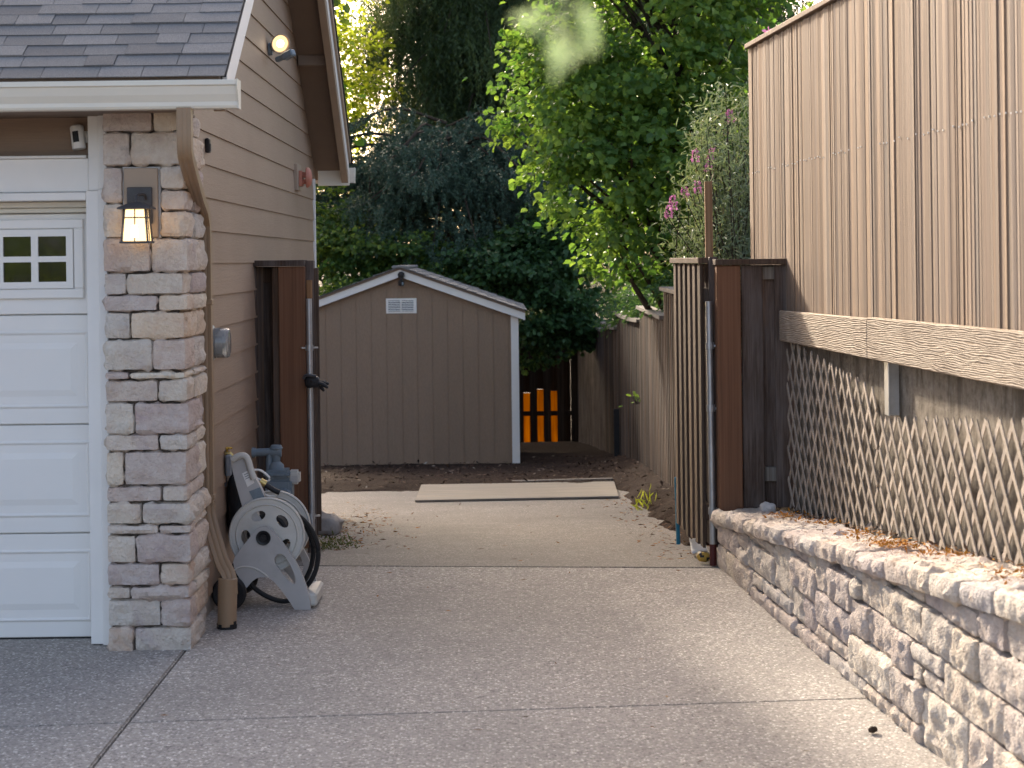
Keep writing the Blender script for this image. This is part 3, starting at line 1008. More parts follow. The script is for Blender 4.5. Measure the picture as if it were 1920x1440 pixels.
pil = MB().box(-1.845, -1.512, YF + 0.05, 9.98, 0, 2.53).build('stone_pillar', M['mortar'], garage)
rows = [(205, 247, 285), (248, 310, 244), (447, 510, 282), (511, 553, 237), (553, 584, 295), (585, 636, 244), (637, 695, 286), (697, 712, 243),
        (713, 754, 296), (755, 815, 251), (815, 846, 298), (847, 911, 232), (912, 942, 303), (943, 983, 266), (984, 1002, 298), (1003, 1056, 255),
        (1057, 1099, 300), (1100, 1124, 245), (1125, 1176, 302), (1177, 1224, 251)]
G = 0.0025
XL, XC = -1.858, -1.472
YE = 9.97
sd = 1
for i, (ya, yb, xs_) in enumerate(rows):
    z1, z0 = at(270, ya, YF).z - G, max(-0.02, at(270, yb, YF).z) + G
    xm = at(xs_, (ya + yb) / 2, YF).x
    pr = rs.uniform(-0.012, 0.01)
    stone('stone', M['stone'], pil, XL, xm - G, YF + pr, YF + 0.12, z0, z1, 0.022, 0.019, sd, 0.013)
    d = rs.choice((0.2, 0.28, 0.36, 0.42)) if i % 2 else rs.choice((0.16, 0.22, 0.3))
    pr = rs.uniform(-0.012, 0.01)
    stone('stone', M['stone'], pil, xm + G, XC + rs.uniform(-0.012, 0.014), YF + pr, YF + d, z0, z1, 0.022, 0.02, sd + 1, 0.014)
    stone('stone', M['stone'], pil, -1.58, XC + rs.uniform(-0.016, 0.012), YF + d + 2 * G, YE, z0, z1, 0.024, 0.02, sd + 2, 0.015)
    sd += 3
# beside the lamp plate
for (xa, xb, ya, yb) in ((None, 228, 312, 380), (None, 229, 381, 446), (300, None, 312, 355), (301, None, 356, 395), (301, None, 396, 446)):
    z1, z0 = at(270, ya, YF).z - G, at(270, yb, YF).z + G
    x0 = XL if xa is None else at(xa, ya, YF).x
    x1 = XC if xb is None else at(xb, ya, YF).x
    stone('stone', M['stone'], pil, x0, x1, YF, YF + (0.12 if xb else rs.uniform(0.15, 0.36)), z0, z1, 0.022, 0.019, sd, 0.014)
    if xb is None:
        stone('stone', M['stone'], pil, -1.58, XC, YF + 0.37, YE, z0, z1, 0.024, 0.02, sd + 1, 0.015)
    sd += 2
pz0, pz1 = at(270, 446, YF).z, at(270, 314, YF).z
box('grout_bed', M['grout'], pil, at(229, 380, YF).x, at(300, 380, YF).x, YF + 0.022, YF + 0.06, pz0, pz1 + 0.004, 0)
box('light_block', M['tan_trim'], pil, at(232, 380, YF).x, at(296, 380, YF).x, YF + 0.004, YF + 0.05, pz0 + 0.002, pz1 - 0.002, 0.004)

# downspout
ds = MB()
hx, hy = 0.036, 0.026
prof = []
for j in range(3):                     # ribbed rectangular section
    prof += [(-hx + j * 2 * hx / 3 + 0.003, -hy), (-hx + (j + 1) * 2 * hx / 3 - 0.007, -hy), (-hx + (j + 1) * 2 * hx / 3 - 0.002, -hy + 0.0025)]
prof = prof + [(-a, -b) for a, b in prof]
pth = [(-1.412, 9.0, 2.54), (-1.412, 9.0, 2.42)] + curve_pts([(-1.412, 9.0, 2.4), (-1.415, 9.03, 2.335), (-1.428, 9.2, 2.285), (-1.466, 9.7, 2.16), (-1.478, 9.93, 2.1), (-1.482, 10.03, 2.03)], 3) + [(-1.482, 10.04, 1.97), (-1.482, 10.04, 1.4), (-1.482, 10.04, 0.6)]
ds.sweep(pth, [(b_, a_) for a_, b_ in prof], up=(1, 0, 0))
dso = ds.build('downspout', M['tan_metal'], garage, smooth=True)
lo_ = curve_pts([(-1.482, 10.04, 0.62), (-1.47, 10.03, 0.52), (-1.405, 9.95, 0.34), (-1.36, 9.9, 0.26), (-1.352, 9.89, 0.17)], 5)
MB().sweep(lo_, [(a * 1.06, b * 1.1) for a, b in prof], up=(0.2, -1, 0.1)).build('downspout_elbow', M['tan_metal'], dso, smooth=True)
lp = MB().lathe((-1.37, 9.885, 0.005), (0.03, 0, 1), [(0.0, 0.0), (0.048, 0.0), (0.048, 0.245), (0.043, 0.25), (0.043, 0.2), (0.0, 0.2)], 20)
lp.build('drain_adapter', M['tan_metal'], dso, smooth=True)
tar = MB()
for i in range(14):
    a = i / 14 * 2 * math.pi
    hh_ = random.uniform(0.01, 0.045)
    tar.bar((-1.37 + 0.047 * math.cos(a), 9.885 + 0.047 * math.sin(a), 0.002), (-1.37 + 0.0475 * math.cos(a), 9.885 + 0.0475 * math.sin(a), hh_), 0.004, 0.022, up=(-math.sin(a), math.cos(a), 0))
tar.build('tar_smear', M['rubber'], dso)
for zz in (1.62, 0.63):
    box('strap', M['tan_metal'], dso, -1.522, -1.443, 10.01, 10.07, zz, zz + 0.025, 0.002)


# ------------------------------------------------------------------ things fixed to the garage
# wall lantern
ln = thing('wall_lantern', 'dark bronze lantern with glowing amber glass on the stone pillar', 'lantern', (-1.6, YF - 0.1, at(257, 420, YF).z))
lx = at(257, 400, 9.2).x
bz0, bz1 = at(262, 420, YF - 0.01).z, at(262, 351, YF - 0.01).z
box('back_plate', M['dark_metal'], ln, at(239, 385, YF).x, at(286, 385, YF).x, YF - 0.016, YF + 0.002, bz0, bz1, 0.004)
yl = 9.19
tz, gz0 = at(257, 391, yl).z, at(257, 453, yl).z
MB().tube(curve_pts([(lx + 0.02, YF - 0.016, tz + 0.05), (lx + 0.02, YF - 0.06, tz + 0.068), (lx + 0.0, yl + 0.01, tz + 0.06), (lx, yl, tz + 0.02)], 5), 0.007, 8).build('hook_arm', M['dark_metal'], ln, smooth=True)
def frustum(b, cx, cy, za, zb, ra, rb):
    b.hexa([(cx - ra, cy - ra, za), (cx + ra, cy - ra, za), (cx + ra, cy + ra, za), (cx - ra, cy + ra, za),
            (cx - rb, cy - rb, zb), (cx + rb, cy - rb, zb), (cx + rb, cy + rb, zb), (cx - rb, cy + rb, zb)])
    return b
b = MB()
frustum(b, lx, yl, tz + 0.004, tz + 0.03, 0.077, 0.02)
frustum(b, lx, yl, tz - 0.004, tz + 0.0035, 0.078, 0.078)
b.build('lantern_roof', M['dark_metal'], ln, 0.002)
b = MB()
frustum(b, lx, yl, gz0 - 0.008, gz0 + 0.002, 0.07, 0.07)
b.build('lantern_base', M['dark_metal'], ln, 0.002)
rb0, rb1 = 0.06, 0.048
frustum(MB(), lx, yl, gz0 + 0.003, tz - 0.006, rb0 - 0.004, rb1 - 0.004).build('lantern_glass', M['lamp_glass'], ln)
b = MB()
for sx in (-1, 1):
    for sy in (-1, 1):
        b.bar((lx + sx * rb0, yl + sy * rb0, gz0), (lx + sx * rb1, yl + sy * rb1, tz), 0.008, 0.008)
    b.bar((lx, yl + sx * rb0, gz0), (lx, yl + sx * rb1, tz), 0.005, 0.005)
    b.bar((lx + sx * rb0, yl, gz0), (lx + sx * rb1, yl, tz), 0.005, 0.005)
zh = gz0 + (tz - gz0) * 0.72
rh = rb0 + (rb1 - rb0) * 0.72 + 0.001
for sx in (-1, 1):
    b.bar((lx - rh, yl + sx * rh, zh), (lx + rh, yl + sx * rh, zh), 0.006, 0.006)
    b.bar((lx + sx * rh, yl - rh, zh), (lx + sx * rh, yl + rh, zh), 0.006, 0.006)
b.build('lantern_bars', M['dark_metal'], ln)
frustum(MB(), lx, yl - rb0 + 0.004, gz0 + 0.02, gz0 + 0.075, 0.014, 0.012).build('bulb', M['bulb'], ln)

# security camera over the door
p = at(146, 258, 9.56)
sec = thing('security_camera', 'white cylinder security camera on the brown panel above the garage door', 'camera', p)
ax = Vector((0.13, -0.1, -1)).normalized()
MB().lathe(p - ax * 0.055, ax, [(0.0, 0.0), (0.03, 0.0), (0.033, 0.004), (0.033, 0.106), (0.03, 0.112), (0.0, 0.112)], 28).build('camera_body', M['white'], sec, smooth=True)
MB().lathe(p - ax * 0.059, ax, [(0.0, 0.0), (0.027, 0.0), (0.027, 0.006)], 24).build('top_vent', M['grey_plastic'], sec)
b = MB()
s = Vector((0.985, 0.02, 0.11)).normalized()
fr = p + Vector((-0.005, -0.033, 0.0))
nrm = s.cross(ax).normalized()
arc = []
for i in range(7):
    t = (i / 6 - 0.5) * 0.95 - 0.15
    arc.append((math.sin(t) * 0.0335, -math.cos(t) * 0.0335))
side = Vector((1, 0, 0.13)).normalized()
fwd = Vector((0, -1, 0.1)).normalized()
vs = [p + ax * h + side * a - fwd * c_ for h in (-0.028, 0.026) for a, c_ in arc]
b.add(vs, [(i, i + 1, 7 + i + 1, 7 + i) for i in range(6)])
b.build('lens_window', M['black'], sec)
MB().lathe(p + Vector((0.03, 0.045, 0.005)), (0, -1, 0), [(0.0, 0.02), (0.012, 0.02), (0.028, 0.008), (0.03, 0.0), (0.0, 0.0)], 20).build('camera_mount', M['white'], sec, smooth=True)
MB().tube([p + Vector((0.028, 0.03, 0.005)), p + Vector((0.0, 0.0, 0.0))], 0.011, 10).build('camera_neck', M['white'], sec)

# motion floodlight high on the gable wall
p = at(526, 82, 13.2)
fl = thing('flood_light', 'lit round floodlight with grey sensor head on the gable wall', 'floodlight', (SX, 13.2, p.z))
MB().lathe((SX + 0.012, 13.25, p.z - 0.03), (1, 0, 0), [(0.0, 0.025), (0.04, 0.025), (0.045, 0.0)], 20).build('wall_box', M['gas_grey'], fl, smooth=True)
ax = Vector((0.42, -0.86, -0.25)).normalized()
MB().lathe(p - ax * 0.06, ax, [(0.0, -0.03), (0.022, -0.03), (0.03, 0.0), (0.062, 0.045), (0.068, 0.062), (0.064, 0.066), (0.058, 0.062), (0.056, 0.04)], 28).build('lamp_shade', M['tan_trim'], fl, smooth=True)
MB().lathe(p - ax * 0.012, ax, [(0.0, 0.008), (0.03, 0.006), (0.056, 0.0)], 28).build('lamp_lens', M['flood'], fl, smooth=True)
MB().lathe(p - ax * 0.002, ax, [(0.0, 0.006), (0.02, 0.004), (0.026, -0.003)], 20).build('bulb', M['flood_core'], fl, smooth=True)
MB().tube([p - ax * 0.07, p - ax * 0.07 + Vector((-0.02, 0.03, -0.06)), (SX + 0.035, 13.25, p.z - 0.03)], 0.012, 8).build('lamp_arm', M['gas_grey'], fl)
q0 = at(520, 112, 13.2)
b = MB()
b.bar(q0 + Vector((-0.01, 0.02, 0)), q0 + Vector((0.05, -0.02, 0.02)), 0.035, 0.035)
b.bar(q0 + Vector((0.045, -0.02, 0.012)), q0 + Vector((0.115, -0.06, 0.045)), 0.055, 0.048)
b.build('sensor_head', M['gas_grey'], fl, 0.008)

# small dark sensor, alarm bell, meter, junction box
p = at(385, 273, 10.34)
s = thing('door_sensor', 'small black sensor stuck on the siding beside the downspout', 'sensor', p)
box('sensor_body', M['black'], s, SX + 0.006, SX + 0.03, 10.31, 10.37, p.z - 0.038, p.z + 0.038, 0.006)
box('sensor_cap', M['dark_metal'], s, SX + 0.0302, SX + 0.034, 10.325, 10.355, p.z - 0.03, p.z + 0.01, 0.002)

p = at(570, 333, 15.0)
s = thing('alarm_bell', 'faded red alarm bell on the siding near the back corner', 'alarm bell', (SX, 15.0, p.z))
box('mounting_block', M['tan_trim'], s, SX, SX + 0.035, 14.86, 15.14, p.z - 0.1, p.z + 0.1, 0.004)
b = MB().box(SX + 0.0352, SX + 0.06, 14.93, 15.07, p.z - 0.065, p.z + 0.05).box(SX + 0.06, SX + 0.085, 14.96, 15.04, p.z - 0.05, p.z - 0.015).box(SX + 0.06, SX + 0.085, 14.96, 15.04, p.z + 0.0, p.z + 0.04)
b.build('bell_back_box', M['red_bell'], s, 0.003)
MB().lathe((SX + 0.086, 15.0, p.z), (1, 0, 0), [(0.0, 0.0), (0.076, 0.0), (0.078, 0.006), (0.072, 0.022), (0.055, 0.036), (0.03, 0.043), (0.0, 0.045)], 28).build('bell_gong', M['red_bell'], s, smooth=True)

p = at(405, 643, 10.27)
s = thing('electric_meter', 'round glass electric meter on the siding beside the downspout', 'electric meter', (SX, 10.27, p.z))
mz = p.z
box('meter_box', M['siding'], s, SX, SX + 0.026, 10.13, 10.41, mz - 0.36, mz + 0.14, 0.008)
MB().lathe((SX + 0.0262, 10.27, mz), (1, 0, 0), [(0.0, 0.0), (0.092, 0.0), (0.094, 0.006), (0.094, 0.016), (0.086, 0.022), (0.0, 0.022)], 32).build('meter_ring', M['steel'], s, smooth=True)
MB().lathe((SX + 0.0484, 10.27, mz), (1, 0, 0), [(0.08, 0.0), (0.077, 0.07), (0.07, 0.08), (0.0, 0.084)], 32).build('glass_dome', M['clear'], s, smooth=True)
b = MB().box(SX + 0.05, SX + 0.095, 10.23, 10.31, mz - 0.05, mz + 0.03)
b.lathe((SX + 0.0482, 10.27, mz), (1, 0, 0), [(0.0, 0.01), (0.068, 0.01), (0.068, 0.0)], 24)
b.build('meter_works', M['beige_plastic'], s)
MB().tube([(SX + 0.02, 10.19, mz + 0.14), (SX + 0.02, 10.19, mz + 0.23)], 0.014, 10).build('conduit', M['siding'], s)
b = MB().bar((SX + 0.028, 10.17, mz - 0.15), (SX + 0.03, 10.18, mz - 0.19), 0.012, 0.02)
b.build('seal_tag', M['box_grey'], s)
MB().tube(curve_pts([(SX + 0.03, 10.18, mz - 0.17), (SX + 0.03, 10.19, mz - 0.27), (SX + 0.03, 10.17, mz - 0.4)], 5), 0.003, 6).build('ground_wire', M['dark_metal'], s)

p = at(423, 873, 10.9)
s = thing('junction_box', 'small blue-grey electrical box on the siding above the hose reel', 'junction box', p)
box('box_body', M['box_grey'], s, SX + 0.012, p.x + 0.03, 10.88, 10.99, p.z - 0.058, p.z + 0.058, 0.006)
box('box_lid', M['box_grey'], s, SX + 0.02, p.x + 0.032, 10.866, 10.878, p.z - 0.056, p.z + 0.056, 0.003)
MB().tube([(p.x - 0.01, 10.93, p.z - 0.059), (p.x - 0.01, 10.93, p.z - 0.12)], 0.011, 8).build('cable_gland', M['dark_metal'], s)
s2 = thing('garden_tap', 'brass garden tap with yellow handle above the small grey box', 'tap', at(424, 848, 10.9))
p = at(424, 850, 10.95)
MB().tube([(SX, 10.95, p.z), (p.x + 0.02, 10.95, p.z), (p.x + 0.045, 10.95, p.z - 0.03)], 0.012, 10).build('spout', M['brass'], s2, smooth=True)
b = MB()
for i in range(8):
    a = i * math.pi / 4
    b.lathe((p.x + 0.005 + 0.022 * math.cos(a), 10.95 + 0.022 * math.sin(a), p.z + 0.022), (0, 0, 1), [(0.0, 0.0), (0.009, 0.003), (0.009, 0.01), (0.0, 0.014)], 8)
b.lathe((p.x + 0.005, 10.95, p.z), (0, 0, 1), [(0.007, 0.0), (0.007, 0.03), (0.016, 0.03), (0.016, 0.034), (0.0, 0.036)], 12)
b.build('handle', M['yellow'], s2, smooth=True)


# ------------------------------------------------------------------ hose reel cart
def Z4(x, y, Y=10.42):
    p = at(x / 3.272 + 370, y / 3.272 + 780, Y)
    return (p.x, p.z)


def smooth2(pts, it=2):
    for _ in range(it):
        out = []
        for i in range(len(pts)):
            a, b = pts[i], pts[(i + 1) % len(pts)]
            out += [(a[0] * 0.75 + b[0] * 0.25, a[1] * 0.75 + b[1] * 0.25), (a[0] * 0.25 + b[0] * 0.75, a[1] * 0.25 + b[1] * 0.75)]
        pts = out
    return pts


reel = thing('hose_reel_cart', 'grey plastic hose reel cart with black hose beside the downspout', 'hose reel', (-1.22, 10.6, 0))
out = [(215, 880), (285, 790), (350, 708), (378, 686), (402, 680), (430, 683), (458, 698), (500, 748), (560, 828), (620, 920), (665, 1030), (690, 1120), (697, 1200), (697, 1201),
       (606, 1203), (605, 1203), (560, 1130), (500, 1050), (452, 998), (400, 985), (350, 1000), (300, 1057), (299, 1058), (262, 1000), (230, 950)]
slot = [(478, 858), (500, 845), (530, 850), (550, 880), (590, 955), (606, 1010), (592, 1036), (560, 1012), (500, 938), (470, 895)]
outl = smooth2([Z4(*q_) for q_ in out], 1)
slotl = smooth2([Z4(*q_) for q_ in slot], 1)
YA, YBK = 10.42, 10.86
for yy in (YA, YBK):
    MB().plate([outl, slotl], (0, yy + 0.03, 0), (1, 0, 0), (0, 0, 1), 0.03).build('side_plate', M['grey_plastic'], reel, 0.004)
# arch rib
rib = [Z4(*q_) for q_ in ((228, 945), (262, 928), (310, 925), (360, 938), (405, 965), (436, 990))]
MB().tube(curve_pts([(x, YA - 0.001, z) for x, z in rib], 4), 0.005, 8).build('arch_rib', M['beige_plastic'], reel, smooth=True)
hub = Z4(405, 748)
for rr, yy, mt, nm in ((0.039, YA - 0.006, 'black', 'hub_ring'), (0.018, YA - 0.02, 'rubber', 'hub_axle')):
    MB().lathe((hub[0], yy, hub[1]), (0, 1, 0), [(0.0, 0.004), (rr * 0.55, 0.004), (rr * 0.7, 0.0), (rr, 0.0), (rr, 0.025)], 28).build(nm, M[mt], reel, smooth=True)
dc = Z4(418, 742)


def disc(yc, nm):
    Rr = 0.19
    outer = [(Rr * math.cos(2 * math.pi * i / 48), Rr * math.sin(2 * math.pi * i / 48)) for i in range(48)]
    loops = [outer]
    for k_ in range(5):
        a0 = 2 * math.pi * k_ / 5 + 0.72
        l = []
        for i in range(14):
            t = 2 * math.pi * i / 14
            rr, tt = 0.112 + 0.026 * math.sin(t), a0 + 0.36 * math.cos(t)
            l.append((rr * math.cos(tt), rr * math.sin(tt)))
        loops.append(l)
    b = MB().plate(loops, (dc[0], yc + 0.006, dc[1]), (1, 0, 0), (0, 0, 1), 0.006)
    o = b.build(nm, M['beige_plastic'], reel)
    r_ = MB().lathe((dc[0], yc, dc[1]), (0, 1, 0), [(0.19, -0.002), (0.196, -0.006), (0.202, 0.0), (0.202, 0.014), (0.192, 0.018), (0.19, 0.008)], 48)
    r_.build('disc_rim', M['beige_plastic'], o, smooth=True)
    MB().lathe((dc[0], yc, dc[1]), (0, 1, 0), [(0.158, -0.002), (0.163, -0.007), (0.168, -0.002)], 40).build('disc_ring', M['beige_plastic'], o, smooth=True)


disc(YA + 0.06, 'reel_disc')
disc(YBK - 0.05, 'reel_disc')
MB().lathe((dc[0], YA + 0.07, dc[1]), (0, 1, 0), [(0.06, 0.0), (0.06, 0.32)], 24).build('drum', M['beige_plastic'], reel, smooth=True)
# hose wound on the drum and hanging loops
hp = []
for i in range(24 * 7):
    a = 2 * math.pi * i / 24
    hp.append((dc[0] + 0.1 * math.cos(a), YA + 0.1 + 0.26 * i / (24 * 7), dc[1] + 0.1 * math.sin(a)))
hose = MB().tube(hp, 0.014, 8, up=(0, 1, 0))
for k_, (dx, dy) in enumerate(((0.0, 0.0), (-0.035, 0.09))):
    c1 = [Z4(*q_) for q_ in ((520, 600), (610, 640), (680, 720), (722, 830), (715, 950), (680, 1040), (640, 1090))]
    hose.tube(curve_pts([(x + dx, YA + 0.14 + dy + 0.01 * i, z) for i, (x, z) in enumerate(c1)], 5), 0.0135, 8)
c2 = [Z4(*q_) for q_ in ((300, 1040), (340, 1085), (410, 1130), (490, 1158), (560, 1155), (640, 1130))]
hose.tube(curve_pts([(x, YA + 0.12, max(z, 0.02)) for x, z in c2], 5), 0.0135, 8)
hose.build('hose', M['rubber'], reel, smooth=True)
# handle
hl = [(203, 270), (230, 250), (282, 240), (305, 250), (330, 330), (385, 430), (415, 500), (380, 530), (345, 560), (430, 700), (432, 712), (330, 720), (328, 716), (275, 560), (222, 370)]
MB().plate([smooth2([Z4(*q_, 10.5) for q_ in hl], 1)], (0, 10.56, 0), (1, 0, 0), (0, 0, 1), 0.06).build('handle_arm', M['grey_plastic'], reel, 0.006)
gp = [Z4(*q_, 10.5) for q_ in ((215, 270), (250, 246), (290, 243), (312, 270), (330, 330), (348, 385))]
MB().tube(curve_pts([(x, 10.49, z) for x, z in gp], 4), 0.018, 10).build('grip', M['beige_plastic'], reel, smooth=True)
lb = [Z4(*q_, 10.48) for q_ in ((272, 355), (318, 330), (348, 412), (305, 438))]
MB().plate([lb], (0, 10.497, 0), (1, 0, 0), (0, 0, 1), 0.001).build('paper_label', M['paper'], reel)
b = MB()
la = Vector((lb[0][0], 10.4955, lb[0][1])).lerp(Vector((lb[1][0], 10.4955, lb[1][1])), 0.25)
for i in range(3):
    q0 = Vector((lb[0][0] + 0.01 + i * 0.004, 10.4955, lb[0][1] - 0.008 - i * 0.011))
    b.bar(q0, q0 + Vector((0.022, 0, 0.011)), 0.0006, 0.0025)
b.build('label_print', M['dark_metal'], reel)
bk = [Z4(*q_, 10.5) for q_ in ((318, 462), (385, 436), (415, 500), (352, 528))]
MB().plate([bk], (0, 10.498, 0), (1, 0, 0), (0, 0, 1), 0.003).build('hollow_back', M['gas_grey'], reel)
# wheels, foot
for yy in (YA - 0.055, YBK + 0.02):
    wc = Z4(200, 1105)
    o = MB().lathe((wc[0], yy, 0.092), (0, 1, 0), [(0.0, 0.012), (0.05, 0.012), (0.055, 0.004), (0.08, 0.0), (0.091, 0.012), (0.091, 0.038), (0.08, 0.05), (0.0, 0.05)], 32).build('wheel', M['rubber'], reel, smooth=True)
    MB().lathe((wc[0], yy - 0.002, 0.092), (0, 1, 0), [(0.0, 0.0), (0.014, 0.002), (0.016, 0.012)], 16).build('hub_cap', M['box_grey'], o, smooth=True)
ft = Z4(650, 1200)
box('foot_bar', M['beige_plastic'], reel, ft[0] - 0.01, ft[0] + 0.07, YA + 0.031, YBK, 0.004, 0.075, 0.012)
# hose end with brass coupling, white lead
cp = [Z4(*q_, 10.62) for q_ in ((400, 410), (470, 455), (505, 470))]
MB().tube([(x, 10.62, z) for x, z in cp], 0.0145, 10).build('hose_end', M['rubber'], reel, smooth=True)
q0 = Vector((cp[0][0] - 0.012, 10.62, cp[0][1] + 0.01))
MB().tube([q0, q0 + Vector((0.03, 0, -0.018))], 0.019, 12).build('coupling', M['brass'], reel, smooth=True)
cw = [Z4(*q_, 10.66) for q_ in ((340, 330), (390, 335), (440, 375), (430, 400), (370, 385), (350, 355))]
MB().tube(curve_pts([(x, 10.66, z) for x, z in cw], 5), 0.006, 8).build('white_lead', M['paper'], reel, smooth=True)
cw = [Z4(*q_, 10.66) for q_ in ((410, 478), (440, 492), (480, 488), (490, 470))]
MB().tube(curve_pts([(x, 10.66, z) for x, z in cw], 5), 0.006, 8).build('white_lead', M['paper'], reel, smooth=True)

# dark bag behind the reel
bagp = at(437, 940, 11.0)
bag = thing('black_bag', 'crumpled black bag hanging behind the hose reel', 'bag', (bagp.x, 11.0, bagp.z - 0.2))
vs, fs = rough_block(SX + 0.015, SX + 0.13, 10.9, 11.12, bagp.z - 0.19, bagp.z + 0.15, 0.03, 0.03, 91, 0.05)
MB().add(vs, fs).build('bag_body', M['rubber'], bag, smooth=True)
MB().tube(curve_pts([(SX + 0.04, 10.95, bagp.z + 0.14), (SX + 0.05, 10.97, bagp.z + 0.22), (SX + 0.09, 11.0, bagp.z + 0.2), (SX + 0.1, 11.02, bagp.z + 0.12)], 5), 0.01, 8).build('strap', M['rubber'], bag, smooth=True)

# gas meter
def Z4v(x, y, Y):
    return at(x / 3.272 + 370, y / 3.272 + 780, Y)


YG = 11.9
gm = thing('gas_meter', 'blue-grey gas meter with pipes behind the hose reel', 'gas meter', Z4v(505, 560, YG))
pa, pb = Z4v(335, 225, YG), Z4v(515, 218, YG)
MB().tube([pa, pb], 0.024, 14).tube([pa + Vector((0.0, 0, 0)), pa + Vector((0.022, 0, 0))], 0.031, 14).tube([pb - Vector((0.06, 0, 0)), pb - Vector((0.0, 0, 0))], 0.033, 14).build('inlet_pipe', M['gas_grey'], gm, smooth=True)
pc = Z4v(465, 190, YG)
MB().tube(curve_pts([Z4v(470, 195, YG), Z4v(448, 225, YG), Z4v(440, 300, YG), Z4v(440, 400, YG)], 5), 0.02, 12).build('riser_pipe', M['gas_grey'], gm, smooth=True)
b = MB()
b.lathe(Z4v(485, 330, YG), (0, 0, 1), [(0.0, 0.15), (0.03, 0.15), (0.04, 0.13), (0.028, 0.11), (0.024, 0.05), (0.045, 0.03), (0.05, 0.0), (0.0, 0.0)], 20)
b.build('regulator', M['gas_grey'], gm, smooth=True)
c0 = Z4v(500, 345, YG)
b = MB()
b.box(c0.x - 0.085, c0.x + 0.075, YG - 0.09, YG + 0.09, c0.z - 0.03, c0.z + 0.02)
b.box(c0.x - 0.075, c0.x + 0.085, YG - 0.08, YG + 0.08, c0.z - 0.25, c0.z - 0.032)
b.build('meter_case', M['gas_grey'], gm, 0.018, seg=2)
b = MB()
for i in range(5):
    b.lathe((c0.x - 0.07 + i * 0.034, YG - 0.098, c0.z - 0.008), (0, 1, 0), [(0.0, 0.0), (0.007, 0.0), (0.007, 0.012)], 8)
b.build('bolts', M['gas_grey'], gm)
MB().lathe((c0.x + 0.04, YG - 0.1, c0.z - 0.13), (0, 1, 0), [(0.0, 0.0), (0.035, 0.0), (0.042, 0.01), (0.042, 0.03)], 20).build('side_cap', M['gas_grey'], gm, smooth=True)
i0 = Z4v(595, 372, YG)
b = MB().box(i0.x - 0.036, i0.x + 0.036, YG - 0.05, YG + 0.05, i0.z - 0.042, i0.z + 0.04)
b.build('index_cover', M['beige_plastic'], gm, 0.014, seg=2)
box('index_dial', M['grey_plastic'], gm, i0.x - 0.018, i0.x + 0.026, YG - 0.053, YG - 0.0505, i0.z - 0.03, i0.z + 0.012, 0.002)
MB().tube([(c0.x + 0.02, YG, c0.z - 0.25), (c0.x + 0.02, YG, -0.01)], 0.022, 12).build('ground_pipe', M['gas_grey'], gm, smooth=True)


# ------------------------------------------------------------------ left gate
YL = 12.35
lf = thing('fence_stub', 'short dark fence stub with reddish board between garage siding and gate pipe', 'fence', at(525, 1020, YL))
def vboard(name, mat, parent, px0, px1, Y, th, z0, z1, bevel=0.003, py=700):
    return box(name, mat, parent, at(px0, py, Y).x, at(px1, py, Y).x, Y, Y + th, z0, z1, bevel)
zt_ = at(520, 500, YL).z
vboard('post', M['darkwood'], lf, 466, 481, YL + 0.02, 0.09, 0.0, zt_)
vboard('fence_board', M['fencewood'], lf, 478, 495, YL + 0.1, 0.02, 0.02, zt_)
vboard('fence_board', M['darkwood'], lf, 490, 520, YL + 0.16, 0.02, 0.02, zt_)
vboard('fence_rail', M['fencewood'], lf, 488, 516, YL + 0.13, 0.025, zt_ - 0.1, zt_ - 0.01)
vboard('fence_board', M['fencewood'], lf, 512, 526, YL + 0.03, 0.02, 0.02, zt_)
vboard('stained_board', M['redwood'], lf, 524, 574, YL, 0.04, 0.04, zt_)
vboard('fence_cap', M['darkwood'], lf, 465, 573, YL - 0.02, 0.2, zt_ + 0.002, zt_ + 0.04)
vboard('gate_post', M['darkwood'], lf, 573, 590, YL + 0.06, 0.1, 0.0, zt_ + 0.036)
vboard('hinge_block', M['stake'], lf, 576, 587, YL + 0.035, 0.024, at(580, 560, YL).z, at(580, 525, YL).z)

lg = thing('metal_gate_leaf', 'open wooden gate leaf with grey steel pipe by the reddish board', 'gate', at(590, 1030, YL))
pt, pbm = at(579, 560, YL), at(586, 1022, YL)
MB().tube([pt, pbm], 0.019, 14).build('gate_pipe', M['steel'], lg, smooth=True)
for py in (652, 968):
    c = at(580 if py < 800 else 584, py, YL)
    b = MB().tube([c - Vector((0, 0, 0.018)), c + Vector((0, 0, 0.018))], 0.025, 14)
    b.bar(c - Vector((0.05, 0.01, 0)), c + Vector((0.05, 0.03, 0)), 0.02, 0.01)
    b.build('clamp', M['steel'], lg)
# leaf folded back along the line of the drive
A, B = Vector((at(592, 800, YL + 0.06).x, YL + 0.06, 0)), Vector((at(594, 800, 13.7).x, 13.7, 0))
for i in range(7):
    p0 = A.lerp(B, i / 7 + 0.01)
    p1 = A.lerp(B, (i + 1) / 7 - 0.01)
    d = (B - A).normalized()
    nv = Vector((d.y, -d.x, 0)) * (0.018 if i % 2 else 0.0)
    b = MB().bar(p0 + nv + Vector((0, 0, 0.95)), p1 + nv + Vector((0, 0, 0.95)), 0.018, 1.68)
    b.build('gate_board', M['gatewood'], lg)
for zz in (0.3, 1.55):
    MB().bar(A + Vector((-0.03, 0, zz)), B + Vector((-0.03, 0, zz)), 0.035, 0.09).build('gate_rail', M['gatewood'], lg)

